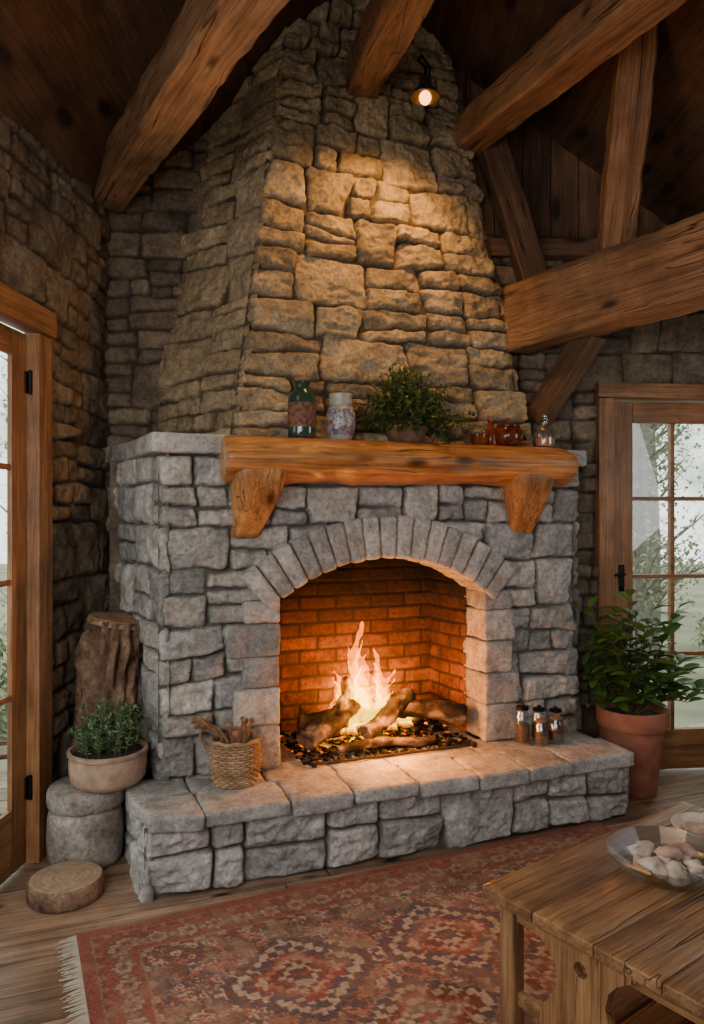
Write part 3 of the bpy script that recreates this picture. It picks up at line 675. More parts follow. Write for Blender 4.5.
wht=(.40,.37,.29); c=ramp(nt,n1,[(.41,wht),(.44,(.04,.08,.18)),(.53,(.04,.08,.18)),(.56,wht)]); c=mixc(nt,ramp(nt,n5,[(.58,(0,0,0)),(.62,(1,1,1))]),c,(.28,.08,.03,1)); sz=nd(nt,'ShaderNodeSeparateXYZ',Vector=tcn).outputs[2]
f=ramp(nt,mth(nt,'MULTIPLY',sz,5.0),[(.08,(1,1,1)),(.12,(0,0,0)),(.68,(0,0,0)),(.72,(1,1,1))]); c=mixc(nt,f,c,(.36,.335,.265,1)); nt.links.new(c,bs.inputs['Base Color']); bs.inputs['Roughness'].default_value=.3
build('body',[lathe([(.001,0),(.046,0),(.05,.006),(.062,.03),(.070,.08),(.068,.12),(.056,.15),(.048,.158),(.05,.166)],36)],mj,t)
build('lid',[lathe([(.054,.164),(.056,.17),(.054,.18),(.052,.198),(.056,.205),(.054,.214),(.001,.216)],32)],mj,t)
t=item('potted_plant',1.13,-.01,MZ,'bushy small-leaved green plant in a low brown bowl on the mantel','plant')
build('pot',[lathe([(.001,0),(.07,0),(.075,.005),(.105,.06),(.11,.065),(.11,.075),(.10,.075),(.095,.06),(.001,.055)],32)],plain('brown_pot',(.16,.08,.045),.7,noise=.4,scale=25),t)
build('soil',[lathe([(.001,.062),(.094,.06)],24)],MAT['soil'],t)
RP=np.random.RandomState(91);lv=[];st=[]
for i in range(210):
    th=RP.uniform(0,2*PI);ph=RP.uniform(-.35,1.5); d=np.array([math.cos(th)*math.cos(ph),math.sin(th)*math.cos(ph)*.6,math.sin(ph)*.98])
    Lh=RP.uniform(.17,.29)*(1-.12*abs(math.sin(ph*2))); b0=np.array([RP.uniform(-.05,.05),RP.uniform(-.04,.04),.06]); tip=b0+d*Lh+np.array([0,0,.05])
    tip[1]=min(tip[1],.09); tip[2]=max(tip[2],.03); mid=(b0+tip)/2+np.array([0,0,.03]); st.append(tube([b0,mid,tip],.0015,4))
    for k in range(20):
        q=RP.uniform(.35,1.05); p=b0*(1-q)**2+2*q*(1-q)*mid+q*q*tip if q<1 else tip
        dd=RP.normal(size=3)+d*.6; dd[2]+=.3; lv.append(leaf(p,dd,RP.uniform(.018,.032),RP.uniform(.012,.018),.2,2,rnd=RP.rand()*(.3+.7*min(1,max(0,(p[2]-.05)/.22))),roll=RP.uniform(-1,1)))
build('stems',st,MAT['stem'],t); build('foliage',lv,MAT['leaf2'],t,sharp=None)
amber=plain('amber_glass',(.24,.06,.014),.1,trans=.4,noise=.3); redb=plain('red_brown_glaze',(.13,.03,.012),.12,noise=.6,scale=30,trans=.3)
t=item('pine_cone',1.44,-.06,MZ,'small brown pine cone lying beside the mantel plant','pine cone')
pc=[]
for i in range(60):
    k=i/60;r=.026*math.sin(PI*(.12+.85*k));a=i*2.4; pc.append(leaf((.5*r*math.cos(a),.5*r*math.sin(a),.0+.06*k+.004),(math.cos(a),math.sin(a),.5),.018,.02,-.2,2,rnd=RP.rand()))
build('scales',pc+[ball((0,0,.03),.018,10,sq=(1,1,1.6))],plain('cone_brown',(.14,.07,.03),.8,noise=.4),t)
t=item('amber_votive',1.515,-.05,MZ,'low amber glass votive cup between the pine cone and the red-brown jar','cup')
build('cup',[lathe([(.001,0),(.03,0),(.04,.01),(.045,.055),(.042,.055),(.036,.012),(.001,.008)],24)],amber,t)
build('candle',[lathe([(.001,.009),(.034,.012),(.036,.03),(.001,.03)],20)],plain('dark_wax',(.3,.12,.05),.5),t)
t=item('lidded_jar',1.69,-.04,MZ,'squat dark red-brown glazed jar with knobbed lid near the right end of the mantel','jar')
build('body',[lathe([(.001,0),(.05,0),(.055,.005),(.072,.03),(.074,.06),(.066,.085),(.056,.098),(.001,.1)],32)],redb,t)
build('lid',[lathe([(.058,.098),(.06,.104),(.055,.112),(.02,.12),(.01,.124),(.014,.134),(.01,.142),(.001,.144)],24)],redb,t)
t=item('amber_bottle',1.605,-.01,MZ,'small round-shouldered amber glass bottle standing behind the red-brown jar','bottle')
build('body',[lathe([(.001,0),(.034,0),(.038,.008),(.038,.06),(.03,.085),(.015,.10),(.013,.125),(.017,.127),(.017,.135),(.001,.135)],24)],amber,t)
build('stopper',[lathe([(.001,.135),(.012,.135),(.013,.155),(.001,.157)],12)],plain('stopper_cork',(.22,.12,.06),.85),t)
t=item('clear_bottle',1.91,-.04,MZ,'small clear glass bottle with reddish filling at the right end of the mantel','bottle')
build('body',[lathe([(.001,0),(.045,0),(.05,.006),(.052,.03),(.05,.08),(.038,.105),(.02,.118),(.018,.14),(.023,.145),(.023,.15)],28)],MAT['clear'],t)
build('filling',[lathe([(.001,.008),(.042,.01),(.046,.03),(.045,.05),(.001,.052)],24)],plain('reddish_filling',(.50,.20,.12),.6,noise=.3,scale=90),t)
build('stopper',[ball((0,0,.165),.017,12)],MAT['clear'],t)
# ================================================================== HEARTH ITEMS
t=item('wicker_basket',.265,-.165,.322,'small round woven wicker basket with side handle on the left end of the hearth','basket'); t.scale=(.95,.95,.95)
wk=[];nr=17
for i in range(nr):
    k=i/(nr-1);z=.006+.18*k;r0=.088+.020*math.sin(PI*(k*.75+.05));n=96
    wk.append(tube([((r0+.005*math.cos(16*a+PI*i))*math.cos(a),(r0+.005*math.cos(16*a+PI*i))*math.sin(a),z) for a in np.linspace(0,2*PI,n,endpoint=False)],.0058,6,closed=True,rnd=RP.rand()))
for j in range(32):
    a=2*PI*(j+.5)/32; wk.append(tube([((.088+.020*math.sin(PI*(k*.75+.05)))*math.cos(a),(.088+.020*math.sin(PI*(k*.75+.05)))*math.sin(a),.18*k+.004) for k in np.linspace(0,1,8)],.004,5))
wk.append(lathe([(.001,.0),(.086,.0),(.086,.008),(.001,.008)],24))
wm=wood_mat('wicker',(.16,.09,.045),(.33,.2,.1),(.46,.3,.16),.7,gs=(20,60,60),knots=False)
build('weave',wk,wm,t)
build('rim',[tube([(.102*math.cos(a),.102*math.sin(a),.19+.004*math.sin(8*a)) for a in np.linspace(0,2*PI,40,endpoint=False)],.010,8,closed=True)],wm,t)
build('handle',[tube([(-.095-.075*math.sin(k)*.9,.03+s,.12+.085*(1-math.cos(k))*.9+s) for k in np.linspace(0,PI*.92,14)],.006,6,amp=.002,freq=40) for s in (0,.011)],wm,t)
t=item('twig_bunch',.265,-.165,.335,'bunch of dried brown twigs and seed heads sticking out of the wicker basket','twigs')
tw=[]
for i in range(26):
    a=RP.uniform(0,2*PI);r=RP.uniform(.0,.05); left=(i%3==0)
    e=np.array([-RP.uniform(.12,.21),RP.uniform(-.05,.03),RP.uniform(.21,.29)]) if left else np.array([math.cos(a)*RP.uniform(.03,.09),math.sin(a)*.07,RP.uniform(.19,.245)]); b=np.array([math.cos(a)*r*.6,math.sin(a)*r*.6,.03])
    m=np.array([-.04,b[1]*.5,.17]) if left else (b+e)/2+RP.normal(size=3)*.006
    tw.append(tube([b,m,(m+e)/2+RP.normal(size=3)*.008,e],.005 if left else .0035,6,amp=.0015,freq=60,rnd=RP.rand()))
    if i%2: tw.append(ball(e,RP.uniform(.007,.014),8,amp=.4,seed=i,rnd=RP.rand()))
build('stalks',tw,plain('dry_twig',(.22,.12,.06),.8,noise=.5,scale=50),t)
cont=plain('dried_filling',(.095,.05,.028),.85,noise=.7,scale=90,bm=.004)
jl=[(1.715,-.13,.185,.038,'tallest clip-top glass jar of brown filling, leftmost of the hearth jars'),(1.775,-.205,.13,.036,'squat glass jar of brown filling in front of the tall hearth jar'),(1.815,-.125,.165,.038,'medium glass jar with dark lid, third from the left on the hearth'),(1.865,-.20,.135,.038,'small cork-lidded glass jar in front of the right-hand hearth jars'),(1.915,-.125,.15,.038,'rightmost glass jar of the cluster on the hearth, with a dark lid')]
for i,(u,v,h,r,lab) in enumerate(jl):
    t=item('glass_jar',u,v,.322,lab,'jar','glass jars on the right end of the hearth')
    build('glass',[lathe([(.001,0),(r*.9,0),(r,.006),(r,h*.72),(r*.72,h*.82),(r*.72,h*.88)],24)],MAT['clear'],t)
    build('filling',[lathe([(.001,.01),(r*.86,.012),(r*.86,h*.50),(.001,h*.54)],20,amp=.002,freq=60)],cont,t)
    build('lid',[lathe([(.001,h*.88),(r*.8,h*.88),(r*.82,h*.9),(r*.8,h*.96),(.012,h*.985),(.008,h*1.05),(.001,h*1.06)],20)],MAT['iron'] if i%2==0 else plain('cork_lid',(.16,.09,.05),.8),t)
# ================================================================== RIGHT PLANT
t=tag(empty('potted_plant',(1.475,3.93,0)),'large leafy green houseplant in a terracotta pot between the fireplace and the glazed door','plant')
build('pot',[lathe([(.001,0),(.115,0),(.12,.005),(.155,.33),(.158,.34),(.175,.345),(.180,.36),(.182,.43),(.176,.44),(.165,.44),(.158,.42),(.15,.39),(.001,.385)],40)],MAT['terra'],t)
build('soil',[lathe([(.001,.41),(.155,.40)],24,amp=.003)],MAT['soil'],t)
lv=[];st=[];RQ=np.random.RandomState(17)
for i in range(36):
    th=2*PI*i/36*7+RQ.uniform(-.2,.2); el=RQ.uniform(.15,1.5); Ls=RQ.uniform(.28,.44)+.17*(el>1)
    d=np.array([math.cos(th)*math.cos(el),math.sin(th)*math.cos(el)*.7,math.sin(el)]); b=np.array([RQ.uniform(-.04,.04),RQ.uniform(-.04,.04),.41]); tip=b+d*Ls; tip[1]=min(tip[1],.08); tip[0]=max(tip[0],-.24)
    mid=(b+tip)/2+np.array([0,0,.07]); bez=lambda q:b*(1-q)**2+2*q*(1-q)*mid+q*q*tip
    st.append(tube([bez(q) for q in np.linspace(0,1,8)],[.006-.004*q for q in np.linspace(0,1,8)],6))
    for k in range(11):
        q=.35+.65*k/10; p=bez(q); a=th+(1 if k%2 else -1)*RQ.uniform(.5,1.3) if k<10 else th
        dd=np.array([math.cos(a),math.sin(a)*.8,RQ.uniform(.1,.95)]); Lf=RQ.uniform(.10,.165)
        if p[1]+dd[1]*Lf>.13: dd[1]=-abs(dd[1])
        if p[0]+dd[0]*Lf<-.30: dd[0]=abs(dd[0])*.4
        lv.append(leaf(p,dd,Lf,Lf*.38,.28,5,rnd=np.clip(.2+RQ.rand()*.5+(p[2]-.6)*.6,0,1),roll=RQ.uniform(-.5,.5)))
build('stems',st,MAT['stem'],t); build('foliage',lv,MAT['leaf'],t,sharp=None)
# ================================================================== LEFT CORNER
t=tag(empty('stone_pedestal',(-1.12,3.14,0)),'squat round grey-brown stone pedestal with wider cap under the herb bowl','pedestal')
sm=stone_mat('pedestal_stone',[(.30,.26,.22),(.34,.30,.26)],(.1,.1,.1),bd=.01)
build('drum',[lathe([(.001,0),(.13,0),(.142,.008),(.15,.05),(.153,.12),(.15,.2),(.143,.238),(.001,.24)],40,amp=.012,freq=7)],sm,t,sharp=None)
build('cap',[lathe([(.001,.238),(.14,.238),(.154,.245),(.158,.262),(.158,.3),(.15,.316),(.14,.322),(.001,.324)],40,amp=.010,freq=7,seed=4)],sm,t,sharp=None)
t=tag(empty('potted_herb',(-1.025,3.14,.325)),'low tan stoneware bowl planted with feathery green herbs on the stone pedestal','plant')
build('bowl',[lathe([(.001,0),(.12,0),(.13,.004),(.152,.03),(.158,.08),(.156,.125),(.163,.13),(.163,.145),(.15,.147),(.146,.13),(.001,.12)],40,amp=.003,freq=9)],plain('stoneware',(.34,.23,.15),.8,noise=.35,scale=18,bm=.006),t)
build('soil',[lathe([(.001,.132),(.146,.130)],24)],MAT['soil'],t)
lv=[];st=[]
for i in range(75):
    a=RP.uniform(0,2*PI);r=RP.uniform(0,.11);b=np.array([r*math.cos(a),r*math.sin(a),.13]); e=b+np.array([math.cos(a)*RP.uniform(.0,.07)+RP.normal()*.015,math.sin(a)*.04,RP.uniform(.08,.22)*(1.1-r*4)])
    st.append(tube([b,(b+e)/2,e],.002,4))
    for k in range(26):
        q=RP.uniform(.15,1.03);dd=RP.normal(size=3);dd[2]=abs(dd[2])*.7+.3; lv.append(leaf(b+(e-b)*q,dd,RP.uniform(.016,.034),.009,.1,2,rnd=RP.rand(),roll=RP.uniform(-1,1)))
build('stems',st,MAT['stem'],t); build('foliage',lv,MAT['leaf3'],t,sharp=None)
t=tag(empty('tree_stump',(-1.145,3.47,0)),'tall brown bark-covered log standing upright behind the herb bowl','log')
n=110;path=[(-.025+.075*k+.012*math.sin(k*7),.02*k,.965*k) for k in np.linspace(0,1,n)]; sg=100; g=tube(path,[.138+.022*(1-k)**1.5+.008*math.sin(6*k) for k in np.linspace(0,1,n)],sg,caps=False)
ang=np.tile(np.linspace(0,2*PI,sg,endpoint=False),n); zz=g.co[:,2]
rg=np.abs(np.sin(ang*5.5+1.6*fbm(g.co*np.array([1,1,.5]),4,3,3)*2+zz*1.2)); rg2=np.abs(fbm(np.stack([np.cos(ang)*3,np.sin(ang)*3,zz*2.2],-1),2.2,3,12)); dv=g.co-np.repeat(np.array(path),sg,0); dv/=np.linalg.norm(dv,axis=1,keepdims=True)
g.co=g.co+dv*(.022*rg+.075*rg2-.032+.020*fbm(g.co,5,3,9)+.018*fbm(g.co*np.array([1,1,.5]),32,3,2))[:,None]; g.sc[:,1]=np.clip(.8-rg*1.2-rg2*3,0,1); build('bark',g,MAT['bark'],t,sharp=None)
g=tube([(.045,.02,.945),(.05,.02,.972)],[.134,.118],40,amp=.016,freq=8); g.gc=g.co*5; build('cut_top',g,MAT['cutwood'],t)
t=tag(empty('wood_slice',(-1.09,2.845,0)),'thick round slice of wood lying flat on the floor in front of the pedestal','wood slice')
build('rim',[lathe([(.130,0),(.137,.008),(.138,.06),(.131,.072)],48,amp=.008,freq=9)],MAT['bark'],t,sharp=None)
mr,nt,bs=mk('growth_rings'); tcn=nd(nt,'ShaderNodeTexCoord').outputs['Object']; wv=nd(nt,'ShaderNodeTexWave',{'wave_type':'RINGS','rings_direction':'Z'},Vector=tcn,Scale=14.0,Distortion=4.0,Detail=4.0).outputs[1]
c=ramp(nt,wv,[(0,(.26,.18,.11)),(1,(.32,.22,.14))]); n1=nd(nt,'ShaderNodeTexNoise',Vector=tcn,Scale=30.0,Detail=6.0).outputs[0]; c=mixc(nt,.8,c,ramp(nt,n1,[(.3,(.6,.6,.6)),(.7,(1.2,1.2,1.2))]),'MULTIPLY'); nt.links.new(c,bs.inputs['Base Color']); bs.inputs['Roughness'].default_value=.85; bump(nt,n1,bs,.6,.006)
build('face',[lathe([(.001,.001),(.129,.002),(.129,.073),(.116,.075),(.001,.076)],48,amp=.006,freq=9)],mr,t)
# ================================================================== RUG
RL_,RW_=2.30,1.75
nx,ny=int(RL_/.0055),int(RW_/.0055)
a=np.linspace(0,RL_,nx);b=np.linspace(0,RW_,ny);Aa,Bb=np.meshgrid(a,b)
q=.0078; P0_=np.stack([Aa,Bb,Aa*0],-1)
wa=Aa+.008*fbm(P0_,9,2,31)+.004*fbm(P0_,60,2,33); wb=Bb+.008*fbm(P0_,9,2,32)+.004*fbm(P0_,60,2,34)
qa=np.floor(wa/q)*q; qb=np.floor(wb/q)*q
red=np.array([.235,.062,.042]);drd=np.array([.15,.045,.035]);cream=np.array([.40,.30,.20]);navy=np.array([.075,.065,.075]);olive=np.array([.19,.14,.09]);pink=np.array([.31,.14,.09]);brown=np.array([.12,.065,.048])
pal=[cream,navy,olive,pink,brown]
C=np.zeros(Aa.shape+(3,))+red
def put(mask,c): C[mask]=c
for lay,(cs,off,sd) in enumerate(((.085,0,1),(.085,.0425,2),(.042,.01,3),(.042,.03,5))):
    ix=np.floor((qa+off)/cs).astype(int);iy=np.floor((qb+off)/cs).astype(int); fx=(qa+off)/cs-ix-.5;fy=(qb+off)/cs-iy-.5
    hsh=_h(ix,iy,ix*0,sd); h2=_h(ix,iy,ix*0+3,sd); an=np.arctan2(fy,fx); rd=np.hypot(fx,fy)*(1+.22*np.cos(an*6)); th_=np.abs(fx)+np.abs(fy)
    m1=(h2<.35)&(rd<.32); m2=(h2>=.35)&(h2<.65)&(rd<.42)&(np.abs(np.cos(an*2))>.72); m3=(h2>=.65)&(np.abs(rd-.30)<.07); m4=(h2>=.65)&(rd<.12)
    for k in range(5):
        mm=(hsh>=k/5)&(hsh<(k+1)/5)&(m1|m2|m3|m4); put(mm,pal[k])
    put(m1&(rd<.13),red if lay else pink)
vine=np.abs(np.sin(qa*31+2*np.sin(qb*27))+np.sin(qb*33+2*np.sin(qa*23)))<.13; P3=np.stack([qa,qb,qa*0],-1); put(vine&(vn(P3*6,3)>-.2),olive*1.1)
def med(cx,cy,rxx,ryy,fl_=0):
    X=np.abs(qa-cx);Y=np.abs(qb-cy); st_=.020; Xs=np.floor(X/st_+.5)*st_; Ys=np.floor(Y/st_+.5)*st_
    d=Xs/rxx+Ys/ryy
    for lim,c in ((1.0,navy),(.90,cream),(.74,drd if fl_ else navy),(.58,red),(.50,cream),(.38,olive if fl_ else drd),(.26,cream),(.16,navy),(.08,red)): put(d<lim,c)
    hk=(np.floor(X/.03)+np.floor(Y/.03))%2; put((d<.89)&(d>.78)&(hk>0),brown); put((d<.73)&(d>.62)&(hk<1),cream*.85); put((d<.49)&(d>.41)&(hk>0),pink)
for cx in (.62,1.15,1.68): med(cx,.52,.30,.24)
for cx in (.885,1.415): med(cx,.86,.26,.20,1)
for cx in (.38,1.92): med(cx,.86,.17,.18,1)
for cx in (.62,1.15,1.68): med(cx,1.20,.30,.24)
e=np.minimum(np.minimum(qa,RL_-qa),np.minimum(qb,RW_-qb))
al=np.where(np.minimum(qa,RL_-qa)<np.minimum(qb,RW_-qb),qb,qa)
put(e<.20,drd); put((e<.20)&(np.abs(((al*12)%1)-.5)<.2)&(np.abs(e-.19)<.007),cream*.8)
put(e<.18,olive*1.2); mb=(e<.172)&(e>.07); put(mb,red*.95)
ph=((al/.10)%1-.5)*.10; an=np.arctan2(e-.121,ph); dd=np.hypot(ph,e-.121)*(1+.15*np.cos(an*6)); put(mb&(dd<.040),brown);put(mb&(dd<.031),cream*.85);put(mb&(dd<.021),pink);put(mb&(dd<.010),navy)
ph2=(((al/.10)+.5)%1-.5)*.10; d2=np.abs(ph2)+np.abs(e-.121); put(mb&(d2<.022),olive);put(mb&(d2<.010),cream*.85)
put(mb&(np.abs(e-.121-.03*np.sin(al*63))<.004),olive)
put(e<.07,olive*1.2);put(e<.064,drd*1.1); put((e<.064)&(np.abs(((al*16)%1)-.5)<.22),pink*.85); put(e<.042,olive*1.1); put(e<.034,red*.9)
P4=np.stack([Aa,Bb,Aa*0],-1); fade=fbm(P4,5,3,8); grain=_h((Aa/.0055).astype(int),(Bb/.0055).astype(int),(Aa*0).astype(int),7)
base=np.array([.22,.105,.07]); bl=(.20+.15*(e<.2))[...,None]; C=C*(1-bl)+base*bl
C=C*(1+.30*fade+.55*(grain-.5))[...,None]; wear=np.clip(fbm(P4,14,4,4)+.0,0,1)[...,None]; C=C*(1-wear*.95)+np.array([.27,.165,.11])*wear*.95
Zr=.010+.003*fbm(P4,3,2,6)+.0018*(grain-.5)
Co=Aa[...,None]*np.array([1,0,0])-Bb[...,None]*np.array([0,1,0])+Zr[...,None]*np.array([0,0,1])
I=np.arange(nx*ny).reshape(ny,nx);Fc=np.stack([I[:-1,:-1],I[1:,:-1],I[1:,1:],I[:-1,1:]],-1).reshape(-1,4)
g=G(Co.reshape(-1,3),[]);g.faces=[tuple(f) for f in Fc.tolist()]; g.sc[:,:3]=np.clip(C.reshape(-1,3),0,1)
mr,nt,bs=mk('rug_wool'); aa=attr(nt,'sc'); nt.links.new(aa.outputs['Color'],bs.inputs['Base Color']); bs.inputs['Roughness'].default_value=.95; bs.inputs['Specular IOR Level'].default_value=.1
tcn=nd(nt,'ShaderNodeTexCoord').outputs['Object']; bump(nt,nd(nt,'ShaderNodeTexNoise',Vector=tcn,Scale=320.0,Detail=2.0).outputs[0],bs,.7,.004)
rug=tag(empty('area_rug',tuple(np.array([-.945,2.56,0])),math.radians(24.5)),'faded red oriental rug with cream medallions and fringed end in front of the hearth','rug')
ro=build('pile',g,mr,rug,sharp=None)
build('backing',[box(-.002,RL_+.002,-RW_-.002,.002,.001,.007,.002,2)],plain('rug_back',(.2,.06,.04),.95),rug)
fr=[]
for i in range(230):
    y=-RW_*i/229; Lf=RP.uniform(.045,.07); w=RP.normal()*.008
    fr.append(tube([(0,y,.008),(-Lf*.5,y+w*.4,.006),(-Lf,y+w,.003)],[.0022,.002,.0012],5,rnd=RP.rand()))
tag(build('fringe',fr,plain('fringe_cotton',(.42,.36,.27),.95,noise=.2),rug),kind='stuff')
# ================================================================== COFFEE TABLE
ta=math.radians(36.5); e1=np.array([math.cos(ta),math.sin(ta),0]); tc0=np.array([.355,2.055,0]); TL,TW,TZ=1.02,.72,.434
def TWp(x,y,z=0):
    n_=np.array([-math.sin(ta),math.cos(ta),0]); return tuple(tc0+e1*x+n_*y+np.array([0,0,z]))
ctr=TWp(TL/2,-TW/2); T=tag(empty('coffee_table',ctr,ta),'rustic wooden trestle coffee table with plank top and pierced end panel','table')
def sh(g): g.co=g.co-np.array([TL/2,-TW/2,0]); return g
tp=[];y=0;k=0;tt=.034
for w in (.175,.185,.175,.185):
    tp.append(sh(box(.0,TL,-y-w+.0005,-y-.0005,TZ-tt,TZ,.006,8,amp=.002,freq=12,seed=k,rnd=RP.rand()))); y+=w;k+=1
build('tabletop',tp,MAT['table'],T)
ap=[sh(box(.05,.07,-TW+.07,-.06,TZ-.085,TZ-tt-.001,.004)),sh(box(TL-.07,TL-.05,-TW+.07,-.07,TZ-.085,TZ-tt-.001,.004)),sh(box(.07,TL-.07,-.075,-.055,TZ-.085,TZ-tt-.001,.004)),sh(box(.07,TL-.07,-TW+.055,-TW+.075,TZ-.085,TZ-tt-.001,.004))]
for g in ap[:2]: g.gc=g.gc[:,[1,0,2]]
build('apron',ap,MAT['table'],T)
for x in (.035,TL-.083):
    for y in (-.035,-TW+.083):
        g=sh(box(x,x+.048,y-.048,y,0,TZ-tt-.001,.006,4,rnd=.3)); g.gc=g.gc[:,[2,0,1]]; build('leg',g,MAT['table'],T)
g=[sh(box(.055,.075,-TW+.075,-.075,.12,.16,.004)),sh(box(TL-.075,TL-.055,-TW+.075,-.075,.12,.16,.004))]
build('stretcher',g+[sh(box(.06,TL-.06,-TW/2-.05,-TW/2+.05,.13,.15,.005)),sh(box(.06,TL-.06,-TW/2-.17,-TW/2-.06,.13,.15,.005)),sh(box(.06,TL-.06,-TW/2+.06,-TW/2+.17,.13,.15,.005))],MAT['table'],T)
def panel(xc):
    cu=bpy.data.curves.new('p','CURVE'); cu.dimensions='2D'; cu.fill_mode='BOTH'; cu.extrude=.012; cu.bevel_depth=.002
    prof=[(.150,.398),(.147,.385),(.130,.372),(.100,.352),(.076,.322),(.068,.285),(.076,.25),(.098,.22),(.118,.19),(.124,.155),(.114,.12),(.115,.07),(.14,.03),(.15,.002)]
    pts=[(x,z) for x,z in prof]+[(.085,.002),(.055,.03),(-.055,.03),(-.085,.002)]+[(-x,z) for x,z in reversed(prof)]
    for P_ in (pts,[(.021*math.cos(t),.340+.021*math.sin(t)) for t in np.linspace(0,2*PI,26,endpoint=False)]):
        s=cu.splines.new('POLY'); s.points.add(len(P_)-1); s.use_cyclic_u=True
        for i,(x,z) in enumerate(P_): s.points[i].co=(x,z,0,1)
    o=bpy.data.objects.new('p',cu); col.objects.link(o); bpy.context.view_layer.update(); me=bpy.data.meshes.new_from_object(o.evaluated_get(bpy.context.evaluated_depsgraph_get()))
    bpy.data.objects.remove(o); me.name='end_panel'; me.materials.clear(); me.materials.append(MAT['table'])
    n=len(me.vertices); cc=np.zeros(n*3); me.vertices.foreach_get('co',cc); cc=cc.reshape(-1,3); a=me.attributes.new('gc','FLOAT_VECTOR','POINT'); a.data.foreach_set('vector',cc[:,[1,0,2]].ravel().copy())
    a=me.attributes.new('sc','FLOAT_COLOR','POINT'); a.data.foreach_set('color',np.full(n*4,.9))
    o=bpy.data.objects.new('end_panel',me); col.objects.link(o); o.parent=T; o.rotation_euler=(PI/2,0,PI/2); o.location=(xc-TL/2,-.31+TW/2,0)
panel(.034);panel(TL-.034)
bc=(.890,2.09)
t=tag(empty('glass_bowl',(bc[0],bc[1],TZ+.001)),'wide clear glass bowl of pale stones on the coffee table','bowl')
gb=lathe([(.001,0),(.08,0),(.098,.008),(.145,.034),(.170,.064),(.177,.073),(.169,.077),(.160,.066),(.136,.040),(.092,.016),(.001,.011)],14)
build('glass',gb,pane_mat('bowl_glass',(.82,.86,.88),.20,.22),t,sharp=10)
wh=plain('pale_stone',(.52,.42,.32),.7,noise=.4,scale=25,bm=.006); pk=plain('rosy_stone',(.40,.26,.19),.7,noise=.45,scale=25,bm=.006)
sp_=[(-.062,.0,.038),(.0,-.062,.036),(.062,.0,.038),(.0,.062,.037),(-.06,-.045,.056),(.05,-.05,.055),(.065,.045,.057),(-.055,.05,.056),(-.01,-.01,.052),(.0,.01,.072)]
names=['lowest left','lowest front','lowest right','lowest rear','upper left','upper front','upper right','upper rear','middle','topmost']
for i,(x,y,z) in enumerate(sp_):
    g=ball((0,0,0),.036,18,amp=1.1,seed=i+3,sq=(1.2,.9,.42)); o=build('pale_stone',g,wh if i%3 else pk,sharp=None); o.location=(bc[0]+x,bc[1]+y,TZ+z-.002); o.rotation_euler=(.4*math.sin(i),.4*math.cos(i*2),i)
    tag(o,names[i]+' '+('cream' if i%3 else 'rosy')+' stone in the pile filling the glass bowl','stone','pale stones in the glass bowl')
t=tag(empty('white_dish',(1.09,2.30,TZ+.001)),'pale rosy ceramic dish standing behind the glass bowl at the right edge','dish')
build('body',[lathe([(.001,0),(.05,0),(.055,.006),(.09,.04),(.10,.06),(.096,.061),(.08,.04),(.05,.012),(.001,.01)],36)],wh,t)
for i,(x,y) in enumerate(((-.03,0),(.035,.02),(0,-.035))):
    o=build('pale_stone',ball((0,0,0),.033,14,amp=.6,seed=i+30,sq=(1.1,1,.65)),pk,sharp=None); o.location=(1.09+x,2.30+y,TZ+.05); o['label']=('left','right','front')[i]+' rosy stone in the ceramic dish behind the glass bowl'; o['category']='stone'; o['group']='rosy stones in the dish'
t=tag(empty('glass_votive',(.935,1.87,TZ+.001)),'small clear glass votive at the right picture edge in front of the glass bowl','cup')
build('glass',[lathe([(.001,0),(.03,0),(.035,.006),(.04,.04),(.042,.06),(.039,.06),(.034,.015),(.001,.01)],28)],MAT['clear'],t)
# ================================================================== OUTSIDE
g=G([(-14,-14,-.25),(16,-14,-.25),(16,26,-.25),(-14,26,-.25)],[(0,1,2,3)]); tag(build('ground_outside',g,plain('leafy_ground',(.26,.26,.18),.95,noise=.4,scale=.9),smooth=False),kind='structure')
tm=plain('pale_trunk',(.21,.20,.17),.9,noise=.3); fm=leaf_mat('mist_tinted_foliage',(.22,.28,.15),(.44,.50,.31))  # mist is painted into the pale trunk and leaf colours
RT=np.random.RandomState(55)
spots=[(2.75,7.3,.10),(3.7,9.4,.13),(4.9,7.6,.10),(3.0,11.9,.18),(5.9,10.8,.17),(5.1,13.6,.21),(-3.2,7.6,.09),(-4.3,4.4,.08),(3.70,6.0,.045),(4.35,11.7,.15),(4.0,15.6,.20)]
lbs=['slim bare grey tree just outside the glazed door, left pane','grey forked tree seen through the middle panes of the glazed door','thin grey tree right of the forked tree outside','stout misty tree further back behind the slim bare tree','stout misty tree at the right outside the glazed door','largest misty tree far outside the glazed door','grey tree outside the left glazed door, further one','grey tree outside the left glazed door, nearer one','thin young sapling closest to the right glazed door','misty tree standing directly behind the forked tree outside','most distant grey tree outside the right glazed door']
